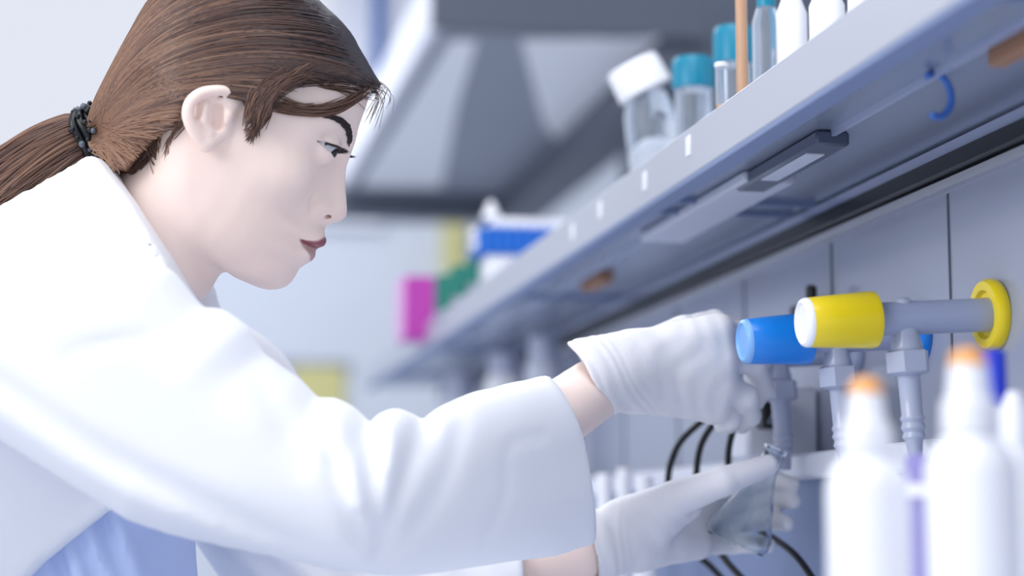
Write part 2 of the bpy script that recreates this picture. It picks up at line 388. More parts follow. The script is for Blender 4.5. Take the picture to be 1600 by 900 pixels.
for pts, lab in cabs:
    o = MB().tube(spline([atD(x, y, d - .03) for x, y, d in pts]), .0030, 10).build('cable', M['black']); tag(o, lab, 'cable', 'black cables behind the hands')
o = MB().lathe(atX(1268, 470, XW - .02), (0, 0, 1), [(-.02, .005), (.012, .005), (.014, .003)], 16).box(atX(1268, 470, XW - .02) + np.array((0, -.003, -.014)), atX(1268, 470, XW) + np.array((-.0005, .003, -.006))).build('wall_peg', M['black'])
tag(o, 'short black peg on the panel just above the yellow knob', 'peg')

# ------------------------------------------------------------------ foreground dropper bottles
def bottle_fg(px, r, ytip, Y, label, labelside):
    top = atY(px, ytip, Y); z0 = BENCH; H = top[2] - z0
    t = thing('dropper_bottle', (top[0], top[1], z0), label, 'bottle', 'white dropper bottles in front')
    u = r / 100
    zs = H - 1.45 * r * 1.9
    MB().lathe((top[0], top[1], z0), (0, 0, 1), [(0, r * .9), (.004, r), (zs, r), (zs + .3 * r, r * .96), (zs + .62 * r, r * .80), (zs + .85 * r, r * .55), (zs + .95 * r, r * .5)], 40).build('body', M['plastic'], t)
    h = zs + .9 * r
    cp = MB().lathe((top[0], top[1], z0), (0, 0, 1), [(h, r * .60), (h + .05 * r, r * .62), (h + .7 * r, r * .60), (h + .75 * r, r * .5), (h + 1.0 * r, r * .46), (H - .008, r * .42)], 32).build('cap', M['plastic'], t)
    MB().lathe((top[0], top[1], z0), (0, 0, 1), [(H - .009, r * .42), (H - .003, r * .39), (H, r * .2)], 24).build('tip', M['orange'], cp)
    lp = MB()
    ang = np.linspace(labelside - .28, labelside + .28, 8); v = []
    for z in (zs * .60, zs * .60 + .5 * r):
        for a_ in ang: v.append((top[0] + (r + .0006) * math.cos(a_), top[1] + (r + .0006) * math.sin(a_), z0 + z))
    lp.add(v, [(i, i + 1, 9 + i, 8 + i) for i in range(7)]); lp.build('sticker', M['orange'], t)
    return t
bottle_fg(1352, .0195, 590, .86, 'white dropper bottle with orange tip, blurred, left one in front', -2.75)
bottle_fg(1512, .0215, 545, .84, 'taller white dropper bottle with orange tip, blurred, near the right edge', -2.75)
# violet tube between, blue-capped bottle and small white bottle at the edge
t_ = atY(1436, 715, 1.0); vt = thing('sample_tube', (t_[0], t_[1], BENCH), 'violet tinted tube with a white collar between the two white bottles', 'tube')
MB().lathe((t_[0], t_[1], BENCH), (0, 0, 1), [(0, .004), (.008, .0078), (t_[2] - BENCH - .012, .0080)], 24).build('tube_body', M['purple'], vt)
MB().lathe((t_[0], t_[1], BENCH), (0, 0, 1), [(t_[2] - BENCH - .022, .0105), (t_[2] - BENCH - .014, .0105)], 24).build('collar', M['plastic'], vt)
MB().lathe((t_[0], t_[1], BENCH), (0, 0, 1), [(t_[2] - BENCH - .012, .0075), (t_[2] - BENCH, .0075), (t_[2] - BENCH + .002, .004)], 24).build('cap', M['purple'], vt)
t_ = atY(1550, 548, 1.02); bb = thing('marker_bottle', (t_[0], t_[1], BENCH), 'slim bottle with royal blue cap behind the taller white bottle', 'bottle')
MB().lathe((t_[0], t_[1], BENCH), (0, 0, 1), [(0, .0095), (t_[2] - BENCH - .034, .0095), (t_[2] - BENCH - .031, .007)], 24).build('body', M['plastic'], bb)
MB().lathe((t_[0], t_[1], BENCH), (0, 0, 1), [(t_[2] - BENCH - .033, .0078), (t_[2] - BENCH - .001, .0075), (t_[2] - BENCH, .006)], 24).build('cap', M['cblue'], bb)
t_ = atY(1585, 612, .98); b2 = thing('squeeze_bottle', (t_[0], t_[1], BENCH), 'small white squeeze bottle cut by the right edge', 'bottle')
MB().lathe((t_[0], t_[1], BENCH), (0, 0, 1), [(0, .014), (.003, .015), (t_[2] - BENCH - .045, .015), (t_[2] - BENCH - .03, .009)], 28).build('body', M['plastic'], b2)
MB().lathe((t_[0], t_[1], BENCH), (0, 0, 1), [(t_[2] - BENCH - .03, .009), (t_[2] - BENCH - .012, .009), (t_[2] - BENCH, .004)], 24).build('cap', M['plastic'], b2)
# small bottles on the bench behind, seen between the hands
for i, (px, py, Y, r, lab) in enumerate([(945, 740, 1.98, .0135, 'small white bottle in the gap between the hands, leftmost of three'), (976, 732, 2.03, .0135, 'small white bottle in the gap between the hands, middle of three'), (1008, 744, 1.90, .0130, 'small white bottle in the gap between the hands, rightmost of three')]):
    t_ = atY(px, py, Y); h = t_[2] - BENCH
    o = thing('reagent_bottle', (t_[0], t_[1], BENCH), lab, 'bottle', 'white bottles at the back of the bench')
    MB().lathe((t_[0], t_[1], BENCH), (0, 0, 1), [(0, r), (h * .78, r), (h * .84, r * .6)], 24).build('body', M['plastic'], o)
    MB().lathe((t_[0], t_[1], BENCH), (0, 0, 1), [(h * .83, r * .65), (h, r * .62)], 24).build('cap', M['plastic'], o)

# ------------------------------------------------------------------ things on the shelf
ZS = zb + .018
def rot_of(axis): return Vector((0, 0, 1)).rotation_difference(Vector(axis))
# white-capped bottle, leaning
Yb = 1.93
c0 = atY(998, 122, Yb); ax = np.array((-.47, 0, .88)); ax /= np.linalg.norm(ax)
kk = Yb / FP
wb = thing('media_bottle', c0 - ax * 165 * kk, 'clear bottle with a large white cap set askew, far left of the shelf bottles', 'bottle')
MB().lathe(c0, ax, [(-26 * kk, 44 * kk), (-24 * kk, 47 * kk), (22 * kk, 45 * kk), (27 * kk, 41 * kk)], 40).build('cap', M['plastic'], wb)
ax2 = np.array((-.10, 0, .995)); c1 = c0 - ax * 30 * kk
MB().lathe(c1, ax2, [(2 * kk, 30 * kk), (-18 * kk, 38 * kk), (-40 * kk, 42 * kk), (-142 * kk, 42 * kk), (-147 * kk, 38 * kk)], 40).build('body', M['clear'], wb)
MB().lathe(c1, ax2, [(-75 * kk, 12 * kk), (-95 * kk, 38 * kk), (-140 * kk, 39 * kk)], 32).build('white_highlight', M['plastic'], wb)  # white cone painted in as the highlight inside the clear body
def capped_tube(px, pytop, Y, rpx, cappx, m, label, name='sample_tube', cap_m=None):
    kk = Y / FP; t_ = atY(px, pytop, Y); h = t_[2] - ZS
    o = thing(name, (t_[0], t_[1], ZS), label, 'tube', 'capped tubes on the shelf')
    r = rpx * kk; ch = cappx * kk
    cp = MB().lathe((t_[0], t_[1], ZS), (0, 0, 1), [(h - ch, r), (h - .1 * ch, r), (h, r * .9)], 36)
    for q in range(18):
        a_ = q * math.pi / 9
        cp.tube([(t_[0] + r * math.cos(a_), t_[1] + r * math.sin(a_), ZS + h - ch * .95), (t_[0] + r * math.cos(a_), t_[1] + r * math.sin(a_), ZS + h - ch * .15)], r * .05, 6)
    cp.build('cap', m, o)
    MB().lathe((t_[0], t_[1], ZS), (0, 0, 1), [(0, r * .5), (min(.012, h * .2), r * .9), (h - ch - .0005, r * .9)], 32).build('tube_body', M['clear'], o)
    return o
capped_tube(1083, 92, 1.80, 34, 52, M['teal'], 'clear tube with a ribbed teal cap right of the bottle with the askew white cap')
capped_tube(1146, 44, 1.72, 33, 62, M['teal'], 'clear tube with a tall teal cap, second from the white-capped bottle')
o = capped_tube(1127, 98, 1.50, 11, 8, M['plastic'], 'narrow clear tube between the two teal-capped tubes')
MB().lathe((o.location.x, o.location.y, ZS), (0, 0, 1), [(.02, .004), (.045, .0042)], 16).build('sample', M['orange'], o)
o = capped_tube(1157, -60, 1.46, 11, 20, M['orange'], 'tall narrow tube with orange contents beside the teal-capped tubes')
MB().lathe((o.location.x, o.location.y, ZS), (0, 0, 1), [(.02, .004), (.13, .0042)], 16).build('sample', M['orange'], o)
for i, (px, Y, r, lab) in enumerate([(1196, 1.52, 24, 'clear tube standing right of the tall orange tube'), (1235, 1.47, 26, 'white translucent bottle on the shelf, second from the orange tube'), (1290, 1.42, 30, 'white translucent bottle on the shelf, third from the orange tube'), (1350, 1.38, 30, 'white translucent bottle at the upper right end of the row')]):
    kk = Y / FP; t_ = atY(px, -60 - 10 * i, Y); h = t_[2] - ZS
    bo = thing('reagent_bottle', (t_[0], t_[1], ZS), lab, 'bottle', 'pale bottles at the near end of the shelf')
    MB().lathe((t_[0], t_[1], ZS), (0, 0, 1), [(0, r * kk * .95), (.003, r * kk), (h * .7, r * kk), (h * .78, r * kk * .6)], 32).build('body', M['clear'] if i == 0 else M['plastic'], bo)
    MB().lathe((t_[0], t_[1], ZS), (0, 0, 1), [(h * .77, r * kk * .66), (h, r * kk * .64)], 32).build('cap', M['teal'] if i == 0 else M['plastic'], bo)
# blue rack with white tops
Yr = 2.64; kk = Yr / FP
a = atY(748, 352, Yr); b = atY(905, 400, Yr); z0 = ZS
rk = thing('tube_rack', ((a[0] + b[0]) / 2, Yr, ZS), 'ribbed bright blue tube rack far along the shelf', 'rack')
mb = MB().box((a[0], Yr, b[2]), (b[0], Yr + .09, a[2] - .003), .003)
nr = 10
for i in range(nr):
    x = a[0] + (b[0] - a[0]) * (i + .5) / nr
    mb.lathe((x, Yr + .001, b[2]), (0, 0, 1), [(0, .0052), (a[2] - b[2] - .001, .0052)], 12)
mb.build('rack_body', M['rackblue'], rk)
MB().box((a[0] + .012, Yr + .004, ZS), (b[0] - .002, Yr + .086, b[2] + .001), .003).build('rack_base', M['plastic'], rk)
MB().box((a[0] + .02, Yr + .005, a[2] - .003), (b[0], Yr + .085, a[2] + .013), .004).build('lid', M['plastic'], rk)
for dz in (.35, .78):
    MB().lathe((a[0] - .001, Yr + .012, b[2] + dz * (a[2] - b[2])), (-1, 0, 0), [(0, .0075), (.006, .0075), (.010, .003)], 16).build('end_knob', M['plastic'], rk)
t_ = atY(777, 304, Yr - .03)
o = MB().lathe((t_[0], t_[1] + .05, a[2] + .0135), (0, 0, 1), [(0, .014), (.004, .013), (t_[2] - a[2] - .018, .005), (t_[2] - a[2] - .0135, .002)], 24).build('pipette_cone', M['plastic'])
tag(o, 'small white cone standing on the blue rack', 'cone')
# white jar under rack, green caps, magenta box
Yg = 2.72
for i, (px, py, lab) in enumerate([(745, 404, 'clear tube with green ribbed cap, rightmost of three by the magenta box'), (720, 416, 'clear tube with green ribbed cap, middle of three by the magenta box'), (697, 430, 'clear tube with green ribbed cap, touching the magenta box')]):
    capped_tube(px, py, Yg + .09 * i, 17, 42 + 8 * i, M['green'], lab)
a = atY(628, 430, 3.05); b = atY(680, 430, 3.05)
mgb = thing('card_box', ((a[0] + b[0]) / 2, 3.08, ZS), 'magenta box standing at the far end of the shelf', 'box')
MB().box((a[0] + .006, 3.05, ZS), (b[0], 3.13, a[2]), .002).build('carton', M['magenta'], mgb)
MB().box((a[0], 3.052, ZS), (a[0] + .0058, 3.128, a[2] - .002), .001).build('side_panel', M['pinkw'], mgb)
# storage jars under the shelf on the ledge, blurred
for i, (px, py, Y, r, mm, lab) in enumerate([(720, 520, 3.35, .035, 'label', 'pale jar under the far end of the shelf, leftmost'), (790, 500, 2.95, .032, 'plastic', 'white jar under the shelf between the two grey jars'), (850, 520, 2.7, .026, 'label', 'pale jar under the shelf nearest the gloved hand')]):
    t_ = atX(px, py, XW - .02 - r); h = min(t_[2], zb - .012) - ld[2]
    jo = thing('storage_jar', (XL + .02 if False else t_[0], t_[1], ld[2]), lab, 'jar', 'jars on the ledge under the shelf')
    MB().lathe((t_[0], t_[1], ld[2]), (0, 0, 1), [(0, r * .9), (.004, r), (h * .8, r), (h * .84, r * .8)], 28).build('body', M[mm], jo)
    MB().lathe((t_[0], t_[1], ld[2]), (0, 0, 1), [(h * .83, r * .86), (h, r * .86)], 28).build('lid', M['grey2'], jo)

# ================================================================== organic shapes: distance fields + surface nets
def surface_nets(F, org, h):
    s = F < 0
    c = np.zeros(tuple(n - 1 for n in F.shape), np.int8)
    for i in (0, 1):
        for j in (0, 1):
            for k_ in (0, 1):
                c += s[i:F.shape[0] - 1 + i, j:F.shape[1] - 1 + j, k_:F.shape[2] - 1 + k_]
    act = (c > 0) & (c < 8); I, J, K_ = np.nonzero(act)
    idx = -np.ones(act.shape, np.int32); idx[I, J, K_] = np.arange(len(I))
    acc = np.zeros((len(I), 3)); cnt = np.zeros(len(I))
    for ax in range(3):
        o = [k_ for k_ in range(3) if k_ != ax]
        for p in (0, 1):
            for q in (0, 1):
                d = [0, 0, 0]; d[o[0]] = p; d[o[1]] = q
                e = list(d); e[ax] = 1
                a_ = F[I + d[0], J + d[1], K_ + d[2]]; b_ = F[I + e[0], J + e[1], K_ + e[2]]
                m = (a_ < 0) != (b_ < 0); t = np.where(m, a_ / np.where(m, a_ - b_, 1), 0)
                pt = np.array(d, float)[None] + np.zeros((len(I), 3)); pt[:, ax] = t
                acc += pt * m[:, None]; cnt += m
    V = (np.stack([I, J, K_], 1) + acc / cnt[:, None]) * h + np.array(org)
    quads = []
    for ax in range(3):
        o = [k_ for k_ in range(3) if k_ != ax]
        sl0 = [slice(None)] * 3; sl1 = [slice(None)] * 3; sl0[ax] = slice(0, -1); sl1[ax] = slice(1, None)
        a_ = s[tuple(sl0)]; b_ = s[tuple(sl1)]; E = np.argwhere(a_ != b_)
        ok = (E[:, o[0]] > 0) & (E[:, o[1]] > 0) & (E[:, o[0]] < F.shape[o[0]] - 1) & (E[:, o[1]] < F.shape[o[1]] - 1); E = E[ok]
        def cell(d0, d1):
            G = E.copy(); G[:, o[0]] -= d0; G[:, o[1]] -= d1; return idx[G[:, 0], G[:, 1], G[:, 2]]
        Q = np.stack([cell(1, 1), cell(0, 1), cell(0, 0), cell(1, 0)], 1)
        flip = a_[E[:, 0], E[:, 1], E[:, 2]]
        if ax == 1: flip = ~flip
        Q[~flip] = Q[~flip][:, ::-1]; quads.append(Q)
    Q = np.vstack(quads); return V, Q[(Q >= 0).all(1)]
def grid(lo, hi, h):
    ax = [np.arange(l, u + h, h, dtype=np.float32) for l, u in zip(lo, hi)]
    return ax[0][:, None, None], ax[1][None, :, None], ax[2][None, None, :]
def smin(a, b, k): h = np.clip(.5 + .5 * (b - a) / k, 0, 1); return b * (1 - h) + a * h - k * h * (1 - h)
def smax(a, b, k): return -smin(-a, -b, k)
def cone(X, Y, Z, a, b, r1, r2, sq_=None):
    """round cone / tapered capsule"""
    a = np.array(a, float); b = np.array(b, float); d = b - a; L2 = d @ d
    px, py, pz = X - a[0], Y - a[1], Z - a[2]
    t = np.clip((px * d[0] + py * d[1] + pz * d[2]) / L2, 0, 1)
    return np.sqrt((px - t * d[0]) ** 2 + (py - t * d[1]) ** 2 + (pz - t * d[2]) ** 2) - (r1 + (r2 - r1) * t)
def ell(X, Y, Z, c, r):
    k0 = np.sqrt(((X - c[0]) / r[0]) ** 2 + ((Y - c[1]) / r[1]) ** 2 + ((Z - c[2]) / r[2]) ** 2)
    return (k0 - 1) * min(r)
def polydist(X, Y, P, closed=True):
    """distance from 2D points to polyline; signed (inside positive) if closed"""
    P = np.array(P, float); N = len(P); D = np.full(np.broadcast(X, Y).shape, 1e9); ins = np.zeros(D.shape, bool)
    for i in range(N if closed else N - 1):
        a, b = P[i], P[(i + 1) % N]; d = b - a
        t = np.clip(((X - a[0]) * d[0] + (Y - a[1]) * d[1]) / (d @ d + 1e-15), 0, 1)
        D = np.minimum(D, np.hypot(X - a[0] - t * d[0], Y - a[1] - t * d[1]))
        if closed and a[1] != b[1]: ins ^= ((a[1] > Y) != (b[1] > Y)) & (X < (b[0] - a[0]) * (Y - a[1]) / (b[1] - a[1]) + a[0])
    return np.where(ins, D, -D) if closed else D
def to_world(V):                         # camera coordinates (right, up, depth) -> world
    return CAM[None] + V[:, :1] * CR[None] + V[:, 1:2] * CU[None] + V[:, 2:3] * CF[None]
def mesh_obj(name, V, Q, m, parent=None, attr=None):
    me = bpy.data.meshes.new(name); n = len(V); q = len(Q)
    me.vertices.add(n); me.vertices.foreach_set('co', np.asarray(V, np.float32).ravel())
    me.loops.add(4 * q); me.loops.foreach_set('vertex_index', np.asarray(Q, np.int32).ravel())
    me.polygons.add(q); me.polygons.foreach_set('loop_start', np.arange(0, 4 * q, 4, dtype=np.int32))
    me.update(calc_edges=True); me.polygons.foreach_set('use_smooth', np.ones(q, bool)); me.materials.append(m)
    if attr:
        at = me.attributes.new(attr[0], 'FLOAT', 'POINT'); at.data.foreach_set('value', np.asarray(attr[1], np.float32))
    me.validate(); o = bpy.data.objects.new(name, me); COL.objects.link(o)
    if parent is not None: o.parent = parent; o.matrix_parent_inverse = Matrix.Translation(-parent.location)
    return o
def orient(V, Q):
    """make faces point outwards (positive signed volume)"""
    a = V[Q[:, 0]]; b = V[Q[:, 1]]; c = V[Q[:, 2]]; d = V[Q[:, 3]]
    vol = (np.einsum('ij,ij->i', a, np.cross(b, c)) + np.einsum('ij,ij->i', a, np.cross(c, d))).sum()
    return Q if vol > 0 else Q[:, ::-1]

# ------------------------------------------------------------------ head (head frame in mm: a forward, b up, w towards camera)
DH = 1.45; MP = DH / FP * 1000; PHI = math.radians(24); cph, sph = math.cos(PHI), math.sin(PHI)
def ab(px, py, wv=0.0):
    D = DH - wv / 1000
    x = ((px - 800) * D - (345 - 800) * DH) / FP * 1000; y = ((450 - py) * D - (450 - 180) * DH) / FP * 1000
    return (x * cph - y * sph, x * sph + y * cph)
def head_to_cam(V):
    a, b, w_ = V[:, 0], V[:, 1], V[:, 2]; o = cc(345, 180, DH)
    return np.stack([o[0] + (a * cph + b * sph) / 1000, o[1] + (-a * sph + b * cph) / 1000, DH - w_ / 1000], 1)
prof_px = [(500, 20), (543, 66), (566, 100), (582, 134), (572, 165), (560, 198), (556, 217), (549, 240), (541.5, 260), (539.5, 278), (540, 296), (541.5, 314), (542.5, 328), (541, 338), (534, 345), (522, 348.5), (510, 352.5), (506.5, 358), (507.5, 367), (510.5, 376), (507, 384), (497, 387.5), (493, 391), (491.5, 397), (488, 407), (476, 414), (467, 420), (462, 430), (455, 441), (446, 448.5), (430, 454)]
pr = np.array([ab(*q) for q in prof_px])
bs = pr[:, 1][::-1]; as_ = pr[:, 0][::-1]
bb_ = np.concatenate([[-125, -110], bs, [130]]); aa_ = np.concatenate([[70, 86], as_, [20]])
order = np.argsort(bb_); bb_, aa_ = bb_[order], aa_[order]
TS = np.array([0, 2, 4, 7, 11, 15, 20, 26, 34, 45, 60, 80, 105, 140])
rows = {   # level b : half widths at depth t behind the profile
    104: [0, 1, 1, 1, 1, 1, 1, 1, 1, 1, 1, 1, 1, 1],
    90: [0, 10, 15, 20, 25, 29, 32, 36, 39, 42, 44, 45, 45, 45],
    75: [0, 13, 19, 26, 33, 38, 43, 47, 51, 55, 58, 60, 60, 60],
    60: [0, 16, 23, 31, 38, 43, 49, 54, 58, 61, 64, 65, 65, 65],
    30: [0, 15, 22, 30, 38, 45, 50, 55, 59, 63, 67, 70, 72, 72],
    20: [0, 10, 16, 25, 35, 43, 49, 54, 59, 63, 67, 70, 72, 72],
    10: [0, 4.5, 7, 10.5, 16, 32, 44, 52, 58, 62.5, 67, 70, 71.5, 72],
    0: [0, 4.5, 7, 9.5, 14, 24, 40, 50, 57, 62.5, 67, 70, 71, 71],
    -12: [0, 5.5, 7.5, 9.5, 12, 16, 28, 43, 54, 61.5, 66.5, 69.5, 70.5, 70],
    -22: [0, 6, 8, 10, 12, 14, 19, 33, 48, 59, 65, 68, 69, 69],
    -30: [0, 6.5, 9, 11.5, 14, 16.5, 18.5, 26, 40, 53, 61.5, 66, 67, 67],
    -37: [0, 6.5, 10, 13.5, 16.5, 19, 26, 33, 42.5, 52, 60, 64.5, 65.5, 65],
    -45: [0, 9, 14.5, 20, 25.5, 30.5, 36, 41.5, 47.5, 53.5, 59.5, 63, 64, 63],
    -55: [0, 8.5, 13, 18, 22.5, 26.5, 32, 38, 45, 52, 58, 61.5, 62.5, 61],
    -62: [0, 9, 13.5, 18, 23, 27.5, 32.5, 38, 44.5, 51, 56.5, 60, 61, 58],
    -70: [0, 9.5, 13.5, 18, 22.5, 27, 32, 37.5, 43.5, 49.5, 54.5, 58, 58, 52],
    -80: [0, 10.5, 15, 20, 25, 29, 33.5, 38, 43, 48, 52.5, 54.5, 52, 44],
    -92: [0, 10, 14.5, 19.5, 24, 28, 32, 36, 40, 44, 47, 48, 42, 30],
    -102: [0, 8, 12, 16, 20, 23.5, 27, 30, 33.5, 36.5, 38, 37, 28, 15],
    -110: [0, 5, 8, 11, 14, 16, 19, 22, 25, 27, 28, 26, 18, 8]}
lv = np.array(sorted(rows)); RW = np.array([rows[l] for l in lv], float)
bd_ = np.arange(-125, 131, 1.0); st = np.linspace(0, sq(140), 120)
Wd = np.array([np.interp(st, np.sqrt(TS), [np.interp(b_, lv, RW[:, j]) for j in range(len(TS))]) for b_ in bd_])
def gsm(A, s, ax):
    n = int(3 * s) + 1; k_ = np.exp(-.5 * (np.arange(-n, n + 1) / s) ** 2); k_ /= k_.sum()
    A = np.moveaxis(A, ax, 0); P = np.concatenate([np.repeat(A[:1], n, 0), A, np.repeat(A[-1:], n, 0)])
    return np.moveaxis(sum(k_[i] * P[i:i + len(A)] for i in range(2 * n + 1)), 0, ax)
Wf_ = gsm(Wd, 9.0, 0); Wd = gsm(Wd, 2.5, 0); bl_ = np.clip((st ** 2 - 14) / 16, 0, 1)[None]; Wd = Wd * (1 - bl_) + Wf_ * bl_; Wd = gsm(Wd, 2.0, 1); Wd = Wd * np.clip(st[None] / .8, 0, 1) ** .6
pd = np.arange(-125, 131, .5); afd = gsm(np.interp(pd, bb_, aa_), 1.7, 0)
afs = gsm(np.interp(pd, bb_, aa_), 26, 0)
def skinW2(a, b):
    t = np.interp(b, pd, afd) - a; q_ = np.clip((t - 15) / 22, 0, 1); q_ = q_ * q_ * (3 - 2 * q_)
    t = t + q_ * (np.interp(b, pd, afs) - np.interp(b, pd, afd))
    ib = np.clip(b - bd_[0], 0, len(bd_) - 1.001); is_ = np.clip(np.sqrt(np.maximum(t, 0)) / st[1], 0, len(st) - 1.001)
    i0 = ib.astype(int); j0 = is_.astype(int); fb = ib - i0; fj = is_ - j0
    W = (Wd[i0, j0] * (1 - fb) + Wd[i0 + 1, j0] * fb) * (1 - fj) + (Wd[i0, j0 + 1] * (1 - fb) + Wd[i0 + 1, j0 + 1] * fb) * fj
    ae = np.interp(b, [-110, -60, -20, 0, 20, 60, 100, 120], [48, 12, -2, -20, -22, -14, 15, 30])       # back limit of the face block
    u = np.clip((ae - a) / 38, 0, 1); W = W * np.sqrt(1 - u * u)
    G = W * W; return np.where(t < 0, 40 * t, G) - 80 * np.clip(ae - 38 - a, 0, None)
def surfA(b, wv):
    """front surface position a for a given height and lateral offset"""
    aa = np.arange(130, 20, -.25); g = np.sqrt(np.maximum(skinW2(aa, np.full_like(aa, b)), 0)); i = np.argmax(g >= wv); return aa[i]
EC = np.array((83.4, 8.6, 31.0)); ER = 12.0
NA = ab(330, 255); NB_ = ab(205, 430)
def head_sdf(a, b, w_):
    A2 = a[:, :, 0] + 0 * b[:, :, 0]; B2 = b[:, :, 0] + 0 * a[:, :, 0]
    G = skinW2(A2, B2)[:, :, None]
    f = w_ * w_ - G
    ga, gb = np.gradient(G[:, :, 0], float(a[1, 0, 0] - a[0, 0, 0]), float(b[0, 1, 0] - b[0, 0, 0]))
    f = f / np.sqrt(4 * w_ * w_ + (ga ** 2 + gb ** 2)[:, :, None] + 60)
    low = np.interp(a, [-30, 0, 20, 50, 62, 100], [-58, -75, -93, -104, -107, -109])
    f = smax(f, low - b + .0 * w_, 9)
    f = smin(f, ell(a, b, w_, (6, 24, 0), (82, 69, 67)), 8)
    aw = np.abs(w_)
    f = smin(f, cone(a, b, aw, (100.5, -33, 11.5), (96.5, -31, 13), 5.6, 5.0), 4)        # nostril wing
    f = smax(f, -cone(a, b, aw, (106.3, -39.2, 16.0), (106.8, -33.5, 6.5), 2.5, 1.8), .9)     # nostril
    f = smax(f, -cone(a, b, aw, (98.5, -24, 19.5), (92.5, -30.5, 25.5), .8, 2.0), 5)             # crease behind the wing
    f = smax(f, -cone(a, b, aw, (92.5, -30.5, 25.5), (95.0, -38.5, 25.0), 2.0, 1.2), 5)
    f = smin(f, ell(a, b, aw, (62, -22, 46), (20, 14, 13)), 18)                          # cheekbone
    # lids over the eyeball, then the opening between them
    ex, ey, ez = a - EC[0], b - EC[1], aw - EC[2]
    rr = np.sqrt(ex ** 2 + ey ** 2 + ez ** 2)
    f = smin(f, rr - (ER + 1.3), 3.5)
    u = ez / 14.5; e_ = np.clip(1 - u * u, 0, 1)
    mid = -.2 + 2.1 * u
    op = np.minimum(mid + 4.2 * e_ ** .8 - ey, ey - (mid - 4.0 * e_))
    op = np.minimum(op, 19 - rr); op = np.minimum(op, ex + 4)
    f = smax(f, op, .8)
    f = f + .55 * np.exp(-((ey - 7.8 - 1.5 * u + 2.5 * u * u) / 1.1) ** 2) * (np.abs(u) < 1.05) * (rr < 17) * (ex > 0)   # lid crease
    # lips and mouth line
    f = smin(f, ell(a, b, aw, (101.5, -57.2, 8), (7.8, 4.2, 12)), 2.5); f = smin(f, ell(a, b, aw, (98.8, -68.4, 7), (8.6, 4.6, 12)), 2.5)
    mc = cone(a, b, aw, (95.6, -60.6, 25.0), (104.5, -62.4, 13), .9, 1.0); mc = np.minimum(mc, cone(a, b, aw, (104.5, -62.4, 13), (111, -63.2, 0), 1.0, 1.5))
    f = smax(f, -mc, 1.0)
    # neck
    nk = cone(a, b, w_, (NA[0], NA[1], 0), (NB_[0], NB_[1], 0), 47, 50)
    nk = smin(nk, cone(a, b, w_, (-5, -40, 0), (*ab(250, 400), 0), 46, 45), 10)
    nk = smin(nk, cone(a, b, aw, (-12, -22, 50), (*ab(285, 440), 26), 9, 8), 14)
    return smin(f, nk, 13)
def ear_sdf(a, b, w_, s):
    """outer ear on side s, built in mm"""
    ww = w_ * s
    def E(px, py, wv): return (*ab(px, py, wv), wv)
    rim = [E(376, 158, 69), E(362, 146, 75), E(340, 142, 81), E(315, 146, 86), E(298, 160, 88), E(294, 180, 87), E(301, 200, 84), E(312, 216, 80), E(322, 228, 76)]
    f = None; rim = spline(rim, 4)
    for i in range(len(rim) - 1):
        c = cone(a, b, ww, rim[i], rim[i + 1], 3.4 + .9 * i / len(rim), 3.4 + .9 * (i + 1) / len(rim)); f = c if f is None else smin(f, c, 2)
    f = smin(f, cone(a, b, ww, E(324, 226, 76), E(340, 212, 72), 4.8, 4.6), 4)       # lobe
    f = smin(f, cone(a, b, ww, E(341, 160, 72), E(325, 205, 72), 8.0, 6.0), 6)       # bowl plate
    f = smin(f, cone(a, b, ww, E(318, 165, 75), E(316, 190, 75), 7.0, 6), 5)
    f = smin(f, cone(a, b, ww, E(360, 165, 70), E(352, 205, 69), 7, 5), 5)
    f = smin(f, cone(a, b, ww, E(322, 166, 82), E(318, 188, 82), 2.4, 2.2), 3)       # antihelix
    f = smin(f, cone(a, b, ww, E(318, 188, 82), E(328, 207, 78), 2.2, 2.8), 3)
    f = smin(f, cone(a, b, ww, E(356, 180, 75), E(354, 188, 75), 4.0, 3.6), 3)       # tragus
    f = smax(f, -cone(a, b, ww, E(341, 170, 78), E(340, 194, 76), 3.8, 4.4), 1.5)      # concha
    f = smax(f, -cone(a, b, ww, E(331, 158, 84), E(345, 152, 80), 1.8, 1.6), 1.5)
    f = smax(f, -cone(a, b, ww, E(306, 166, 87), E(304, 190, 86), 1.4, 1.4), 1.2)    # scapha groove
    return f
h = 1.15
a_, b_, w_ = grid((-100, -178, -94), (124, 114, 98), h)
F = head_sdf(a_, b_, w_)
for s_ in (1, -1):
    F = smin(F, ear_sdf(a_, b_, w_, s_), 3.0)
V, Q = surface_nets(F, (-100, -178, -94), h)
hw = np.abs(V[:, 2]); q_ = np.clip(hw / 24.5, 0, 1)
up = -51.2 - 1.2 * np.exp(-(hw / 2.2) ** 2) - 9.6 * q_ ** 1.7; lo_ = -73.6 + 12.6 * q_ ** 1.9
lip = np.clip(np.minimum(up - V[:, 1], V[:, 1] - lo_) / 1.6 + .3, 0, 1) * (V[:, 0] > 92) * (hw < 26) * np.where(V[:, 1] < -62.6, .62, 1.0)
Vh = head_to_cam(V)
Fhead = F

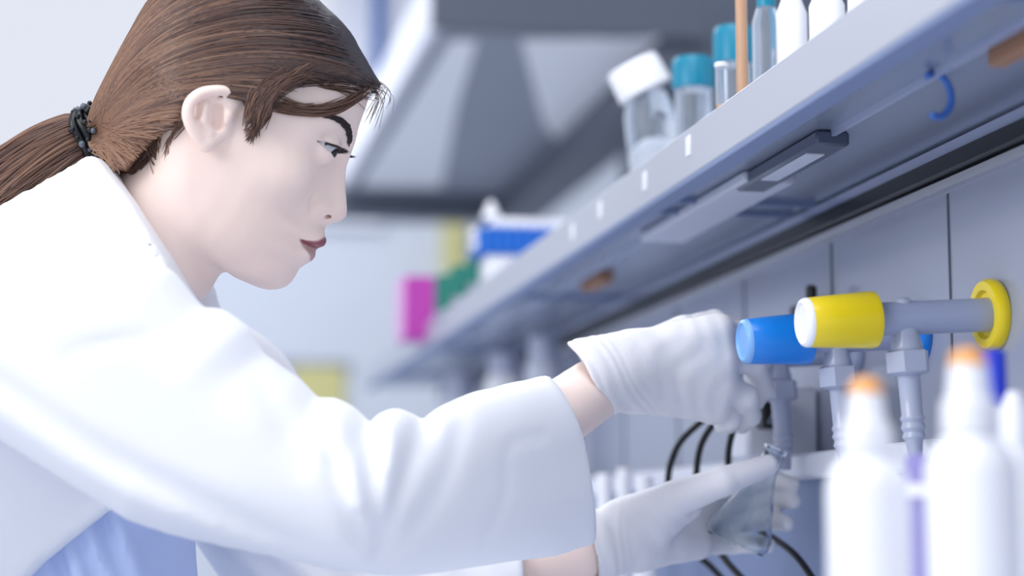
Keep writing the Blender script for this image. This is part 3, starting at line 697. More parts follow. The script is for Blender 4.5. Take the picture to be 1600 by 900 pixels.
# ------------------------------------------------------------------ rest of the body (camera coordinates, metres)
SHO = cc(150, 560, 1.30); ELB = cc(600, 790, 1.29); MIDF = cc(790, 705, 1.40); WRI = cc(930, 608, 1.50)
SHO2 = cc(240, 640, 1.60); ELB2 = cc(540, 990, 1.60); WRI2 = cc(905, 862, 1.555)
CHE = cc(120, 560, 1.46); PEL = cc(-420, 980, 1.46)
def body_sdf(X, Y, Z):
    f = cone(X, Y, Z, cc(215, 418, DH), CHE, .050, .06)
    f = smin(f, cone(X, Y, Z, CHE, PEL, .075, .09), .03)
    f = smin(f, cone(X, Y, Z, SHO, SHO2, .035, .035), .02)
    f = smin(f, cone(X, Y, Z, SHO, ELB, .034, .030), .02); f = smin(f, cone(X, Y, Z, ELB, MIDF, .029, .026), .008); f = smin(f, cone(X, Y, Z, MIDF, WRI, .0265, .0245), .008)
    f = smin(f, cone(X, Y, Z, SHO2, ELB2, .038, .034), .02); f = smin(f, cone(X, Y, Z, ELB2, WRI2, .036, .0245), .015)
    return f
lo = (-.75, -.50, 1.20); hb = .005
X_, Y_, Z_ = grid(lo, (.10, .07, 1.72), hb)
V2, Q2 = surface_nets(body_sdf(X_, Y_, Z_), lo, hb)
Vall = np.vstack([Vh, V2]); Qa = orient(Vh, Q); Qb = orient(V2, Q2) + len(Vh)
# camera coords (right, up, depth) are left handed: flip
Qall = np.vstack([Qa, Qb])[:, ::-1]
lipall = np.concatenate([lip, np.zeros(len(V2))])
person = mesh_obj('person', to_world(Vall), Qall, M['skin'], attr=('lip', lipall))
tag(person, 'woman with brown ponytail in white lab coat leaning over the bench, turning a tap', 'person')

# eyeballs
def hw_pt(a, b, wv): return to_world(head_to_cam(np.array([[a, b, wv]], float)))[0]
for s_ in (1, -1):
    c = hw_pt(EC[0], EC[1], s_ * EC[2]); g = hw_pt(EC[0] + 10, EC[1] - 3.2, s_ * EC[2] + 2.6) - c; g /= np.linalg.norm(g); r = ER / 1000
    ang = np.linspace(0, math.pi, 24); ci = .55
    e = MB().lathe(c, g, [(r * math.cos(t), max(r * math.sin(t), 1e-5)) for t in ang], 32).build('eye', M['sclera'], person)
    MB().lathe(c, g, [((r + .0003) * math.cos(t), max((r + .0003) * math.sin(t), 1e-5)) for t in np.linspace(ci, 0, 10)], 32, cap=False).build('iris', M['iris'], e)
# lashes and brows
for s_ in (1, -1):
    lm = MB()
    for i in range(46):
        u = -0.95 + 1.93 * i / 45; e_ = max(1 - u * u, 0); ey = -.2 + 2.1 * u + 4.2 * e_ ** .8 + .1; ez = u * 14.5
        rr = ER + .9; exx = sq(max(rr * rr - ey * ey - ez * ez, 1)) if rr * rr > ey * ey + ez * ez else 1
        d = np.array((exx, ey, ez)); 
        if abs(ez) > 9: d = np.array((max(exx, 6.5 - abs(ez) * .25), ey, ez))
        n = d / np.linalg.norm(d); L = random.uniform(5.5, 7.5) * (1.0 if u > -.5 else .7)
        p0 = EC + d; p1 = p0 + n * L * .55 + np.array((.3, -L * .25, .8 * u)); p2 = p0 + n * L + np.array((.8, -L * .18, 2 * u))
        pts = [hw_pt(q[0], q[1], q[2] * s_) for q in (p0, p1, p2)]
        lm.tube(pts, [.0004, .0003, .00008], 4)
    ln = [EC + np.array((sq(max((ER + 1.0) ** 2 - (-.2 + 2.1 * u + 4.2 * (1 - u * u) ** .8) ** 2 - (u * 14.5) ** 2, 9)), -.1 + 2.1 * u + 4.2 * (1 - u * u) ** .8, u * 14.5)) for u in np.linspace(-.96, .98, 20)]
    lm.tube([hw_pt(q[0], q[1], q[2] * s_) for q in ln], .0008, 6)
    lm.build('eyelashes', M['brow'], person)
    bm_ = MB()
    for i in range(420):
        t = random.random(); wv = 50 - 41 * t; bc = np.interp(wv, [8, 14, 22, 34, 44, 52], [19, 23.5, 28.5, 31.5, 31.5, 28.5]) ; th_ = np.interp(wv, [8, 20, 35, 50], [3.4, 3.2, 2.4, .9])
        b0 = bc + random.uniform(-1, 1) * th_; dw = random.uniform(3.5, 6); b1 = b0 + random.uniform(.2, 2.0) * np.interp(wv, [10, 30, 50], [1, .3, -1.2])
        a0 = surfA(b0, wv); a1 = surfA(b1, min(wv + dw, 56)); am = surfA((b0 + b1) / 2, wv + dw / 2)
        bm_.tube([hw_pt(a0 + .2, b0, s_ * wv), hw_pt(am + .9, (b0 + b1) / 2, s_ * (wv + dw / 2 + .4)), hw_pt(a1 + .5, b1, s_ * (wv + dw + .3))], [.0003, .0003, .0001], 4)
    bm_.build('eyebrow', M['brow'], person)

# ------------------------------------------------------------------ hair
outer = [(138, 196), (152, 160), (176, 112), (205, 58), (240, 0), (290, -42), (350, -60), (410, -58), (455, -40), (500, 2), (543, 44), (567, 84), (588, 120), (596, 134), (588, 146)]
outer = [ab(*q) for q in outer]
OP = spline([(x, y, 0) for x, y in outer], 6)[:, :2]
TIE = np.array(ab(152, 210))
closed = list(map(tuple, OP)) + [ab(560, 260), ab(420, 470), ab(250, 440), ab(190, 300), ab(146, 226)]
def hairW(a, b):
    ins = polydist(a, b, closed) > 0
    D = polydist(a, b, OP, closed=False); D = np.where(ins, D, -D)
    u = np.clip(D / 66, 0, 1); W = 79 * np.sqrt(np.clip(1 - (1 - u) ** 2, 0, 1))
    dt = np.hypot(a - TIE[0], b - TIE[1]); W = np.minimum(W, np.sqrt(np.clip(D, 0, None)) * 9 + 60)
    lim = 11 + .98 * dt
    W = -np.log(np.exp(-W / 6) + np.exp(-lim / 6)) * 6
    W = np.maximum(W, 0)
    return W, D
low_px = [(140, 238), (165, 262), (196, 268), (222, 238), (250, 215), (272, 200), (288, 178), (293, 152), (320, 145), (350, 143), (378, 152), (388, 176), (399, 200), (410, 186), (424, 168), (446, 150), (470, 134), (505, 126), (548, 128), (572, 133), (600, 138)]
regn = [ab(x, y, 62 if 250 < x < 480 else 45 if x < 540 else 15) for x, y in low_px]
region = regn + [ab(700, -200), ab(-100, -300), ab(60, 190)]
hh = 1.8
a_, b_, w_ = grid((-106, -92, -90), (122, 124, 90), hh)
A2 = a_[:, :, 0] + 0 * b_[:, :, 0]; B2 = b_[:, :, 0] + 0 * a_[:, :, 0]
WH, DHr = hairW(A2, B2); RG = polydist(A2, B2, region)
G = np.where(DHr > 0, WH ** 2, 60 * DHr)[:, :, None]
ga, gb = np.gradient(G[:, :, 0], hh, hh)
F = (w_ * w_ - G) / np.sqrt(4 * w_ * w_ + (ga ** 2 + gb ** 2)[:, :, None] + 60)
F = smax(F, -RG[:, :, None] + 0 * w_, 7)
F = F + .5 * np.sin(np.arctan2(b_ - TIE[1], a_ - TIE[0]) * 70 + .05 * w_) * np.exp(-np.hypot(a_ - TIE[0], b_ - TIE[1]) / 120) 
V, Q = surface_nets(F, (-106, -92, -90), hh)
Vc = head_to_cam(V); Q = orient(Vc, Q)[:, ::-1]
# strand tint: darker at the crown and front, warmer towards the nape
def tint_of(a, b, r=0): return np.clip(.50 - .0036 * (a - 5) - .0030 * (b - 30) + r, 0, 1)
mesh_obj('hair', to_world(Vc), Q, M['hair'], person, attr=('tint', tint_of(V[:, 0], V[:, 1], -.12)))

class Strands:
    def __init__(s): s.V = []; s.Q = []; s.T = []; s.n = 0
    def add(s, P, r, tint):       # P in head frame (mm), 4-sided tapered tube
        P = np.array(P, float); N = len(P); T = np.gradient(P, axis=0); T /= np.linalg.norm(T, axis=1)[:, None] + 1e-9
        u = np.cross(T, (0.1, .2, 1.)); u /= np.linalg.norm(u, axis=1)[:, None] + 1e-9; q = np.cross(T, u)
        tt = np.linspace(0, 1, N); R = r * np.clip(np.minimum(tt * 12 + .25, (1 - tt) * 6 + .25), 0, 1)
        ring = np.stack([P + R[:, None] * u * 1.3, P + R[:, None] * q * .7, P - R[:, None] * u * 1.3, P - R[:, None] * q * .7], 1).reshape(-1, 3)
        i = np.arange(N - 1)[:, None] * 4; k_ = np.arange(4)[None]
        qd = np.stack([i + k_, i + (k_ + 1) % 4, i + 4 + (k_ + 1) % 4, i + 4 + k_], -1).reshape(-1, 4) + s.n
        s.V.append(ring); s.Q.append(qd); s.T.append(np.repeat(np.broadcast_to(tint, (N,)), 4)); s.n += len(ring)
    def build(s, name, m, parent):
        V = head_to_cam(np.vstack(s.V)); return mesh_obj(name, to_world(V), np.vstack(s.Q)[:, ::-1], m, parent, attr=('tint', np.concatenate(s.T)))
def strand_path(S, side, lift, bulge, n=26, end=None):
    T = TIE if end is None else end; S = np.array(S, float); t = np.linspace(0, 1, n)[:, None]
    d = T - S; L = np.linalg.norm(d); nrm = np.array((d[1], -d[0])) / (L + 1e-9)      # points to crown side when heading back
    C = (S + T) / 2 + nrm * bulge * L
    P = (1 - t) ** 2 * S + 2 * t * (1 - t) * C + t * t * T
    W, D = hairW(P[:, 0], P[:, 1])
    for _ in range(3):                       # keep inside the outline
        out = D < 1.0
        if not out.any(): break
        cen = np.array((0., 20.)); P[out] += (cen - P[out]) * .03; W, D = hairW(P[:, 0], P[:, 1])
    return np.column_stack([P, side * (np.maximum(W, 0) + lift)])
S_ = Strands()
lowp = np.array(regn)
N_ST = 4200
lowmid = spline([(x, y, 0) for x, y in regn[8:]], 5)[:, :2]
for i in range(N_ST):
    side = 1 if random.random() < .74 else -1
    m = random.random()
    if m < .13:
        q0 = random.uniform(1, 8); S0 = lowp[int(q0)] * (1 - q0 % 1) + lowp[min(int(q0) + 1, 8)] * (q0 % 1) + np.array((random.gauss(0, 2), random.gauss(2, 2.5)))
    elif m < .5:                              # rooted along the hairline
        S0 = lowmid[random.randrange(len(lowmid))] + np.array((random.gauss(0, 2.5), random.gauss(1.5, 3)))
    else:
        for _ in range(20):
            S0 = np.array((random.uniform(-60, 112), random.uniform(0, 112)))
            if polydist(np.array([S0[0]]), np.array([S0[1]]), closed)[0] > 2 and polydist(np.array([S0[0]]), np.array([S0[1]]), region)[0] > 3: break
    hgt = (S0[1] - TIE[1]) / 150; bul = .05 + .24 * np.clip(hgt, 0, 1.2) + random.gauss(0, .018)
    if S0[0] < 20 and S0[1] < 20: bul = .03
    E_ = TIE + np.array((random.gauss(0, 3), random.gauss(0, 6)))
    P = strand_path(S0, side, random.uniform(-.3, 1.1), bul, end=E_)
    ok = polydist(P[:, 0], P[:, 1], region) > -4.5
    if not ok.all():
        k0 = np.argmax(~ok)
        if k0 < 6: continue
        P = P[:k0]
    cl = .15 * math.sin(hgt * 37 + S0[0] * .11) + .12 * math.sin(hgt * 83 + S0[0] * .31 + 1)  # lighter clumps paint highlight streaks into the strand tint
    S_.add(P, random.uniform(.32, .62), tint_of(P[:, 0], P[:, 1], random.gauss(0, .13) + cl * 1.1))
def onhair(px, py, off=.8):
    wv = 60
    for _ in range(8):
        p = ab(px, py, wv); W_, D_ = hairW(np.array([p[0]]), np.array([p[1]])); wv = .4 * wv + .6 * (float(W_[0]) + off)
    return (px, py, wv)
# fringe swept across the forehead, temple and nape wisps
def wisps(pts, n, spread, r=.3, t0=.62, sp_end=2.0):
    for i in range(n):
        o1 = np.array((random.gauss(0, spread), random.gauss(0, spread))); o2 = np.array((random.gauss(0, spread * sp_end), random.gauss(0, spread * sp_end)))
        Q3 = []
        for k_, (x, y, wv) in enumerate(pts):
            f_ = k_ / (len(pts) - 1); p = np.array(ab(x, y, wv)) + o1 * (1 - f_) + o2 * f_; Q3.append((p[0], p[1], wv + random.gauss(0, .5)))
        S_.add(spline(Q3, 6), r * random.uniform(.7, 1.3), np.clip(t0 + random.gauss(0, .12), 0, 1))
def onskin(px, py, off=1.5, w0=50):
    wv = w0
    for _ in range(8):
        p = ab(px, py, wv); g = float(skinW2(np.array([p[0]]), np.array([p[1]]))[0]); wv = .4 * wv + .6 * (sq(max(g, 0)) + off)
    return (px, py, wv)
wisps([onskin(x, y, 2.2) for x, y in ((425, 165), (455, 173), (495, 175), (530, 168), (556, 152), (572, 136))], 44, 1.9, .28, .7)
wisps([onskin(x, y, 2.0) for x, y in ((440, 158), (470, 167), (505, 167), (540, 156), (563, 140))], 16, 1.8, .26, .75)
wisps([onskin(x, y, 1.8) for x, y in ((500, 132), (535, 140), (560, 148), (575, 155))], 14, 2.0, .26, .7)
wisps([(575, 128, 12), (586, 140, 14), (592, 155, 14), (586, 172, 10), (578, 190, 8)], 16, 2.5, .14, .7)
wisps([(580, 126, 6), (596, 134, 8), (606, 146, 8), (600, 165, 6)], 12, 2.2, .12, .7)
wisps([onskin(x, y, 2.0) for x, y in ((395, 160), (402, 178), (404, 192), (396, 206), (392, 214))], 46, 2.4, .3, .55, 1.2)
wisps([onskin(x, y, 2.0) for x, y in ((420, 160), (418, 174), (410, 188), (402, 198))], 40, 2.2, .3, .55, 1.2)
wisps([(262, 185, 58), (262, 205, 55), (256, 225, 52), (262, 246, 50), (276, 262, 49)], 40, 3.0, .26, .7, 1.6)
wisps([(240, 200, 50), (240, 222, 48), (246, 240, 47), (262, 258, 48)], 36, 3.0, .26, .65, 1.6)
wisps([onskin(x, y, 2) for x, y in ((290, 186), (276, 205), (266, 222), (264, 238))], 20, 3.4, .2, .8, 1.2)
wisps([(205, 262, 36), (222, 245, 42), (240, 225, 46), (262, 200, 50), (280, 180, 58)], 60, 3.0, .3, .45, 1.0)
wisps([(176, 250, 18), (200, 262, 30), (214, 262, 38), (225, 250, 43)], 40, 3.0, .3, .4, 1.2)
wisps([onhair(x, y) for x, y in ((470, 112), (440, 128), (418, 148), (406, 168), (400, 190))], 60, 2.8, .32, .5, 1.0)
wisps([onhair(x, y) for x, y in ((440, 112), (412, 130), (396, 150), (392, 168), (392, 188))], 60, 2.6, .32, .55, 1.0)
wisps([onhair(x, y) for x, y in ((480, 110), (455, 122), (428, 140), (412, 165), (404, 182))], 60, 3.0, .32, .5, 1.2)
wisps([onskin(x, y, 2.5) for x, y in ((440, 132), (480, 125), (530, 122), (565, 128), (585, 136))], 50, 2.2, .34, .35, 1.3)
S_.build('hair_strands', M['hair'], person)

# ponytail
PT = Strands(); axis_px = [(152, 206, 0), (120, 216, 0), (78, 240, 4), (30, 276, 8), (-20, 318, 10), (-80, 372, 10), (-130, 425, 10)]
wid = [9, 18, 22, 25, 27, 22, 8]
ctr = spline([(*ab(x, y, z), z) for x, y, z in axis_px], 8); wd = np.interp(np.linspace(0, 6, len(ctr)), range(7), wid)
Tn = np.gradient(ctr[:, :2], axis=0); Tn /= np.linalg.norm(Tn, axis=1)[:, None]; Nn = np.column_stack([-Tn[:, 1], Tn[:, 0]])
for i in range(1500):
    an = random.uniform(0, 2 * math.pi); rr = random.uniform(.78, 1.06); ph = random.uniform(0, 6); tn = random.gauss(.62, .16)
    tw = np.linspace(0, random.gauss(0, .35), len(ctr)); u = np.cos(an + tw) * rr; v_ = np.sin(an + tw) * rr
    P = np.column_stack([ctr[:, :2] + Nn * (u * wd)[:, None], ctr[:, 2] + v_ * wd * .8]) 
    P[:, :2] += Nn * (np.sin(np.linspace(0, 5, len(ctr)) + ph) * .8)[:, None]
    n0 = random.randint(0, 2); n1 = len(ctr) - random.randint(0, 14)
    PT.add(P[n0:n1], random.uniform(.4, .75), np.clip(tn + .1 * math.sin(an * 5), 0, 1))
core = []
PT.build('ponytail', M['hair'], person)
MB().tube([to_world(head_to_cam(np.array([p])))[0] for p in ctr], wd * .80 / 1000, 20).build('ponytail_core', M['haircore'], person)
# beaded hair tie
tc0 = np.array([*ab(143, 207), 0.]); td = ctr[8] - ctr[0]; td /= np.linalg.norm(td)
u1 = np.array((-td[1], td[0], 0)); v1 = np.array((0, 0, 1.))
tie = MB(); beads = MB()
def H(p): return to_world(head_to_cam(np.array([p], float)))[0]
for lay, (off, R) in enumerate(((-3.5, 14), (2, 16), (7, 16.5))):
    tie.tube([H(tc0 + td * (off + 1.5 * math.sin(3 * t + lay)) + u1 * R * 1.12 * math.cos(t) + v1 * R * math.sin(t)) for t in np.linspace(0, 2 * math.pi, 40)], .0032, 10)
tiem = tie.build('hair_tie', M['tie'], person)
for k_ in range(46):
    t = random.uniform(0, 2 * math.pi); off = random.uniform(-6, 10); R = 18.5 + random.uniform(-.5, 1.2)
    c = H(tc0 + td * off + u1 * R * 1.1 * math.cos(t) + v1 * R * math.sin(t)); r = random.uniform(.0016, .0028)
    (beads if k_ % 3 == 0 else tie).n
    tgt = beads if k_ % 3 == 0 else None
    mbx = beads if tgt is not None else core
    pr_ = [(r * math.cos(q), max(r * math.sin(q), 1e-5)) for q in np.linspace(0, math.pi, 7)]
    if tgt is not None: beads.lathe(c, (0, 0, 1), pr_, 10)
    else: core.append((c, pr_))
beads.build('bead', M['bead'], tiem)
kb = MB()
for c, p_ in core: kb.lathe(c, (0, 0, 1), p_, 10)
kb.build('bead', M['tie'], tiem)

# ------------------------------------------------------------------ lab coat
dpx = np.array([-500, 0, 150, 400, 590, 700, 800, 900, 1000]); dD = np.array([1.30, 1.28, 1.27, 1.265, 1.27, 1.325, 1.385, 1.455, 1.52])
pxs = np.linspace(-500, 1000, 400); Ds = gsm(np.interp(pxs, dpx, dD), 9, 0); xm = (pxs - 800) / FP * Ds
def sl(px, py): D = np.interp(px, pxs, Ds); return ((px - 800) / FP * D, (450 - py) / FP * D)
sleeve = [(-160, 500), (-40, 420), (80, 372), (200, 380), (270, 425), (317, 481), (352, 485), (388, 511), (411, 553), (435, 569), (470, 595), (499, 625), (508, 623), (530, 624), (552, 636), (568, 650), (579, 663), (588, 650), (603, 642), (623, 639), (645, 646), (661, 658), (673, 645), (690, 634), (734, 615), (811, 596), (858, 586), (960, 560), (1010, 700), (1010, 830), (931, 848), (870, 867), (764, 881), (646, 898), (590, 897), (529, 889), (411, 864), (276, 836), (206, 813), (129, 766), (60, 722), (0, 684), (-160, 600)]
sleeve = [sl(*q) for q in sleeve]
cuff = [sl(*q) for q in ((845, 560), (858, 587), (876, 608), (890, 630), (904, 662), (913, 695), (921, 745), (927, 790), (932, 860), (900, 1000))]
torso = [(-700, 900), (-420, 560), (-200, 415), (-60, 352), (0, 332), (50, 300), (95, 281), (130, 262), (150, 232), (210, 215), (420, 300), (520, 520), (520, 1000), (300, 1500), (-700, 1500)]
torso = [cc(x, y, DH)[:2] for x, y in torso]
cutl = [cc(x, y, DH)[:2] for x, y in ((60, 180), (134, 262), (150, 250), (168, 250), (186, 262), (206, 285), (236, 322), (262, 362), (290, 408), (312, 455), (322, 500), (330, 620), (290, 720), (205, 780), (118, 850), (40, 930), (-200, 1100))]
cut_poly = cutl + [cc(-200, 1800, DH)[:2], cc(1200, 1800, DH)[:2], cc(1200, -300, DH)[:2], cc(60, -300, DH)[:2]]
hc = .0042; lo = (-.80, -.34, 1.17)
X_, Y_, Z_ = grid(lo, (.075, .115, 1.70), hc)
XX = X_[:, :, 0] + 0 * Y_[:, :, 0]; YY = Y_[:, :, 0] + 0 * X_[:, :, 0]
Dsl = polydist(XX, YY, sleeve)
zc = np.interp(XX, xm, Ds)
RWs = np.interp(XX, [-.40, -.22, -.10, .05], [.060, .058, .056, .054])
u = np.clip(Dsl / .052, 0, 1); Wn = RWs * np.sqrt(np.clip(1 - (1 - u) ** 2, 0, 1))
# folds: valleys and ridges along polylines drawn on the sleeve
def fold(pts, width, amp):
    P = spline([(*sl(x, y), 0) for x, y in pts], 6)[:, :2]
    return amp * np.exp(-(polydist(XX, YY, P, closed=False) / width) ** 2)
disp = fold([(-60, 535), (60, 610), (180, 690), (300, 752), (430, 820), (560, 885)], .0075, -.0075)
disp += fold([(-60, 575), (60, 655), (180, 735), (300, 795), (430, 850)], .010, .0045)
disp += fold([(579, 660), (583, 700), (592, 760), (600, 820), (596, 870)], .0048, -.0085)
disp += fold([(661, 655), (650, 700), (630, 760), (606, 830)], .0050, -.0080)
disp += fold([(499, 625), (520, 690), (548, 760), (575, 830)], .0060, -.0055)
disp += fold([(540, 640), (556, 700), (570, 770)], .008, .004)
disp += fold([(620, 645), (617, 710), (606, 790)], .008, .004)
disp += fold([(720, 640), (705, 720), (660, 800), (615, 850)], .007, -.0045)
disp += fold([(845, 672), (795, 690), (790, 760), (760, 830)], .004, -.0022)
disp += fold([(411, 556), (440, 630), (490, 710)], .008, -.004)
disp += fold([(140, 550), (190, 533), (250, 525)], .005, -.0018)
disp = np.where(disp < 0, -.011 * (1 - np.exp(disp / .011)), disp)
Wn = np.maximum(Wn + disp * np.clip(Dsl / .02, 0, 1), 0)
G = np.where(Dsl > 0, Wn ** 2, .03 * Dsl)
ga, gb = np.gradient(G, hc, hc)
Zr = Z_ - zc[:, :, None]
Fs = (Zr ** 2 - G[:, :, None]) / np.sqrt(4 * Zr ** 2 + (ga ** 2 + gb ** 2)[:, :, None] + 3e-4)
Dc = polydist(XX, YY, [(x, y) for x, y in cuff] + [(.5, -.6), (.5, .3), (cuff[0][0], .3)])
Fs = smax(Fs, Dc[:, :, None] + 0 * Z_, .003)
inner = cone(X_, Y_, Z_, cc(790, 720, 1.395), cc(990, 680, 1.53), .026, .036)
Fs = smax(Fs, -inner, .004)
# torso
Dt = polydist(XX, YY, torso)
u = np.clip(Dt / .075, 0, 1)
hw_ = np.interp(XX - .6 * YY, [-.6, -.34, -.2], [.15, .155, .10])
nd = polydist(XX, YY, [cc(140, 240, DH)[:2], cc(300, 470, DH)[:2]], closed=False)
hw_ = np.minimum(hw_, .075 + .95 * nd)
Wt = hw_ * np.sqrt(np.clip(1 - (1 - u) ** 2, 0, 1)); Wt = np.maximum(Wt, np.clip((.085 - nd) / .035, 0, 1) * np.minimum(.074, np.sqrt(np.clip(Dt, 0, 1)) * .7)); Wt = gsm(gsm(Wt, 2.0, 0), 2.0, 1)
G = np.where(Dt > 0, Wt ** 2, .06 * Dt); ga, gb = np.gradient(G, hc, hc); Zr = Z_ - DH
Ft = (Zr ** 2 - G[:, :, None]) / np.sqrt(4 * Zr ** 2 + (ga ** 2 + gb ** 2)[:, :, None] + 1e-3)
cutd = polydist(XX, YY, cut_poly)
cl = polydist(XX, YY, cutl[2:10], closed=False)
Ft = Ft - (.0025 * (1 / (1 + np.exp((cl - .040) / .0022))))[:, :, None]          # collar layer
Ft = smax(Ft, cutd[:, :, None] + 0 * Z_, .005)
neckhole = cone(X_, Y_, Z_, cc(345, 235, DH), cc(272, 335, DH), .055, .051)
Ft = smax(Ft, -neckhole, .004)
# far sleeve
Ff = cone(X_, Y_, Z_, cc(330, 640, 1.60), cc(540, 965, 1.58), .075, .062)
Ff = smin(Ff, cone(X_, Y_, Z_, cc(540, 965, 1.58), cc(900, 915, 1.55), .060, .052), .02)
Ff = smax(Ff, X_ - cc(817, 0, 1.52)[0] + 0 * Y_ + 0 * Z_, .003)
Ff = smax(Ff, -cone(X_, Y_, Z_, cc(770, 925, 1.55), cc(900, 890, 1.555), .028, .040), .003)
Ff = Ff + .0025 * np.sin((X_ * .8 + Y_) * 180) * np.exp(-((X_ + .12) / .12) ** 2)
Fc = smin(Fs, Ft, .022); Fc = smin(Fc, Ff, .006)
V, Q = surface_nets(Fc, lo, hc); Q = orient(V, Q)[:, ::-1]
coat = mesh_obj('lab_coat', to_world(V), Q, M['coat'], person)
# shirt under the open coat
hs = .005; lo = (-.80, -.34, 1.28)
X_, Y_, Z_ = grid(lo, (-.14, .05, 1.64), hs); XX = X_[:, :, 0] + 0 * Y_[:, :, 0]; YY = Y_[:, :, 0] + 0 * X_[:, :, 0]
shp = [cc(x, y, DH)[:2] for x, y in ((-600, 700), (0, 620), (200, 600), (290, 640), (318, 720), (300, 820), (330, 1300), (-600, 1300))]
Dt = polydist(XX, YY, shp); u = np.clip(Dt / .05, 0, 1); Wt = .088 * np.sqrt(np.clip(1 - (1 - u) ** 2, 0, 1))
Wt = Wt + .004 * np.sin((XX * .93 + YY * .35) * 330) * u + .003 * np.sin((XX + YY * .1) * 150) * u
G = np.where(Dt > 0, Wt ** 2, .04 * Dt); ga, gb = np.gradient(G, hs, hs); Zr = Z_ - DH
F = (Zr ** 2 - G[:, :, None]) / np.sqrt(4 * Zr ** 2 + (ga ** 2 + gb ** 2)[:, :, None] + 1e-3)
V, Q = surface_nets(F, lo, hs); Q = orient(V, Q)[:, ::-1]
mesh_obj('shirt', to_world(V), Q, M['shirt'], person)

# ------------------------------------------------------------------ gloved hands
def chain(f, X, Y, Z, pts, radii, k_blend, kj=.003):
    c = None
    for i in range(len(pts) - 1):
        s_ = cone(X, Y, Z, pts[i], pts[i + 1], radii[i], radii[i + 1]); c = s_ if c is None else smin(c, s_, kj)
    return smin(f, c, k_blend)
hg = .00125
# near (right) hand on the tap, seen from the back
lo = cc(870, 700, 1.50); hi = cc(1230, 460, 1.56); lo = (lo[0], lo[1], 1.455); hi = (hi[0], hi[1], 1.64)
X_, Y_, Z_ = grid(lo, hi, hg)
def C(px, py, D): return cc(px, py, D)
f = cone(X_, Y_, Z_, C(925, 590, 1.495), C(985, 577, 1.512), .0315, .0290)                      # wrist
f = smin(f, cone(X_, Y_, Z_, C(990, 562, 1.515), C(1118, 522, 1.535), .0225, .0165), .010)
f = smin(f, cone(X_, Y_, Z_, C(990, 592, 1.515), C(1122, 562, 1.535), .0225, .0175), .010)
f = smin(f, cone(X_, Y_, Z_, C(995, 598, 1.518), C(1120, 600, 1.537), .0215, .0170), .010)
f = smin(f, cone(X_, Y_, Z_, C(1000, 602, 1.520), C(1112, 632, 1.542), .0200, .0155), .010)
# fingers: proximal, middle, tip — index, middle, ring, little
f = chain(f, X_, Y_, Z_, [C(1124, 516, 1.538), C(1172, 526, 1.560), C(1188, 566, 1.590), C(1176, 588, 1.605)], [.0115, .0100, .0088, .0078], .006)
f = chain(f, X_, Y_, Z_, [C(1128, 555, 1.536), C(1178, 568, 1.553), C(1192, 606, 1.580), C(1180, 628, 1.598)], [.0118, .0100, .0088, .0078], .006)
f = chain(f, X_, Y_, Z_, [C(1126, 600, 1.538), C(1166, 620, 1.548), C(1172, 650, 1.570), C(1158, 664, 1.590)], [.0115, .0097, .0086, .0076], .006)
f = chain(f, X_, Y_, Z_, [C(1112, 636, 1.543), C(1140, 656, 1.552), C(1138, 662, 1.575), C(1128, 664, 1.592)], [.0105, .0085, .0078, .0070], .006)
# thumb over the top of the knob
f = chain(f, X_, Y_, Z_, [C(1010, 550, 1.540), C(1066, 518, 1.566), C(1116, 504, 1.588), C(1150, 512, 1.602)], [.0175, .0125, .0105, .0088], .009)
# cuff flare, opening and wrinkles
fl = cone(X_, Y_, Z_, C(905, 597, 1.49), C(960, 583, 1.505), .0320, .0300); f = smin(f, fl, .005)
ce = C(925, 588, 0); xa = X_ + 0 * Y_; 
d0 = C(893, 545, 1.49); d1 = C(962, 650, 1.49); nx, ny = (d1[1] - d0[1]), -(d1[0] - d0[0]); nl = math.hypot(nx, ny); nx, ny = nx / nl, ny / nl
side = ((X_ - d0[0]) * nx + (Y_ - d0[1]) * ny)             # positive on the arm side
al = ((X_ - d0[0]) * -ny + (Y_ - d0[1]) * nx)
f = f + .00035 * np.sin(side * 800 + 2 * np.sin(al * 90) + 1.5 * np.sin(side * 260)) * np.exp(-((side + .012) / .016) ** 2)
f = f + .00022 * np.sin((X_ - .3 * Y_) * 330 + 2.5 * np.sin(Y_ * 95 + X_ * 60)) * np.exp(-((X_ - C(1080, 0, 1.52)[0]) / .05) ** 2)
f = smax(f, side + .0015 * np.sin(al * 160), .003)
f = smax(f, -cone(X_, Y_, Z_, C(870, 612, 1.475), C(945, 590, 1.50), .0272, .0258), .0015)
V, Q = surface_nets(f, lo, hg); Q = orient(V, Q)[:, ::-1]
mesh_obj('glove', to_world(V), Q, M['glove'], person)
# far (left) hand: palm towards the camera, thumb on top, fingers behind the flask
lo = cc(880, 920, 1.55); hi = cc(1275, 680, 1.62); lo = (lo[0], lo[1] - .01, 1.48); hi = (hi[0], hi[1], 1.70)
X_, Y_, Z_ = grid(lo, hi, hg)
f = cone(X_, Y_, Z_, C(935, 852, 1.560), C(980, 838, 1.570), .0290, .0280)
f = smin(f, cone(X_, Y_, Z_, C(1000, 815, 1.585), C(1098, 774, 1.618), .0190, .0130), .010)
f = smin(f, cone(X_, Y_, Z_, C(1000, 830, 1.580), C(1102, 800, 1.618), .0190, .0130), .010)
f = smin(f, cone(X_, Y_, Z_, C(1000, 845, 1.575), C(1098, 828, 1.612), .0200, .0135), .010)
f = smin(f, cone(X_, Y_, Z_, C(1000, 852, 1.572), C(1088, 850, 1.602), .0195, .0135), .010)
f = chain(f, X_, Y_, Z_, [C(1100, 770, 1.622), C(1165, 755, 1.640), C(1214, 752, 1.632), C(1237, 757, 1.612)], [.0105, .0092, .0080, .0068], .006)
f = chain(f, X_, Y_, Z_, [C(1104, 798, 1.622), C(1170, 784, 1.645), C(1220, 780, 1.634), C(1240, 783, 1.610)], [.0108, .0094, .0082, .0068], .006)
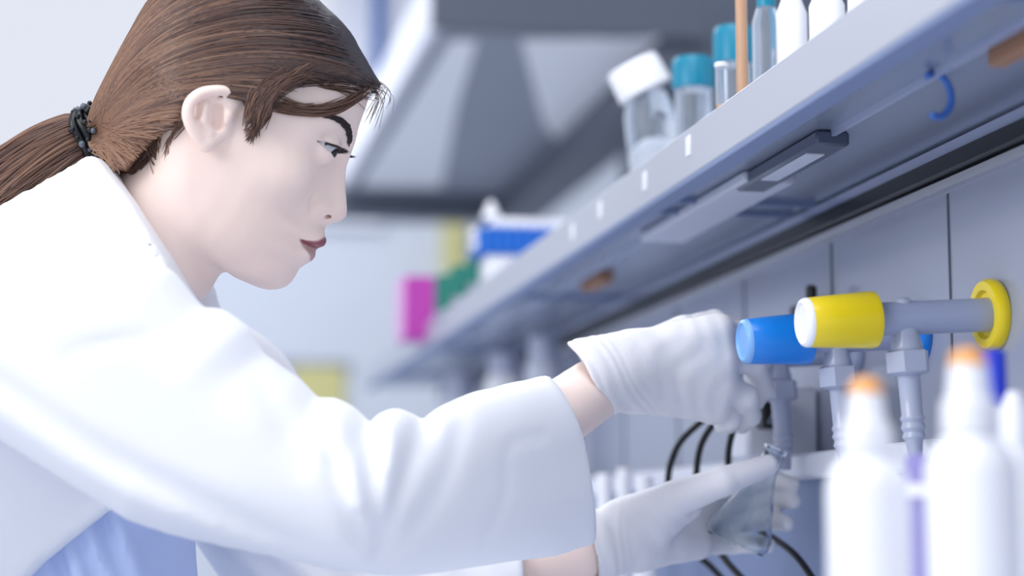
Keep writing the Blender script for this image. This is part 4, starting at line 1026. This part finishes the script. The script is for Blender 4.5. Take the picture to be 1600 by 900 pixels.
f = chain(f, X_, Y_, Z_, [C(1100, 826, 1.616), C(1165, 816, 1.640), C(1210, 814, 1.628), C(1230, 818, 1.606)], [.0104, .0090, .0080, .0066], .006)
f = chain(f, X_, Y_, Z_, [C(1090, 850, 1.606), C(1145, 850, 1.625), C(1186, 850, 1.612), C(1200, 852, 1.596)], [.0098, .0085, .0074, .0064], .006)
f = chain(f, X_, Y_, Z_, [C(985, 815, 1.562), C(1050, 782, 1.545), C(1130, 752, 1.535), C(1200, 727, 1.548)], [.0215, .0150, .0118, .0088], .010)
f = smin(f, cone(X_, Y_, Z_, C(1030, 812, 1.560), C(1075, 790, 1.562), .0180, .0120), .010)
xw = X_ - C(920, 0, 1.55)[0]
f = f + .0004 * np.sin(xw * 700 + 2 * np.sin(Y_ * 90) + 1.5 * np.sin(xw * 230)) * np.exp(-((xw - .012) / .016) ** 2)
f = f + .00025 * np.sin((X_ + .5 * Y_) * 330 + 2 * np.sin(Y_ * 100)) * np.exp(-((X_ - C(1040, 0, 1.55)[0]) / .03) ** 2)
f = smax(f, -(X_ - C(909, 0, 1.55)[0] + .10 * (Y_ - C(0, 860, 1.55)[1])) + 0 * Z_, .0015)
f = smax(f, -cone(X_, Y_, Z_, C(885, 868, 1.55), C(940, 850, 1.562), .0262, .0250), .0015)
V, Q = surface_nets(f, lo, hg); Q = orient(V, Q)[:, ::-1]
mesh_obj('glove', to_world(V), Q, M['glove'], person)

# ------------------------------------------------------------------ conical flask in the lower hand
mo = atD(1213, 700, 1.585); ba = atD(1148, 850, 1.580); ax = ba - mo; H_ = np.linalg.norm(ax); ax /= H_
fk = thing('conical_flask', ba, 'small clear glass conical flask held in the lower gloved hand', 'flask')
R_ = .0275; pr_out = [(0, .0105), (.0015, .0115), (.004, .0095), (.022, .0095), (.028, .0112), (H_ - .012, R_ * .98), (H_ - .005, R_), (H_, R_ * .9), (H_ + .0005, .0005)]
pr_in = [(H_ - .0015, .0005), (H_ - .0016, R_ * .86), (H_ - .006, R_ - .0016), (H_ - .0125, R_ * .98 - .0016), (.029, .0096), (.022, .0080), (0, .0088)]
MB().lathe(mo, ax, pr_out + pr_in, 56, cap=False).build('glass_body', M['glass'], fk)
if False: MB().lathe(mo, ax, [(H_ * .70, np.interp(H_ * .70, [.028, H_ - .012], [.0112, R_]) - .0022), (H_ - .0125, R_ * .98 - .0020), (H_ - .006, R_ - .0020), (H_ - .0019, R_ * .84)], 48).build('liquid', M['liquid'], fk)
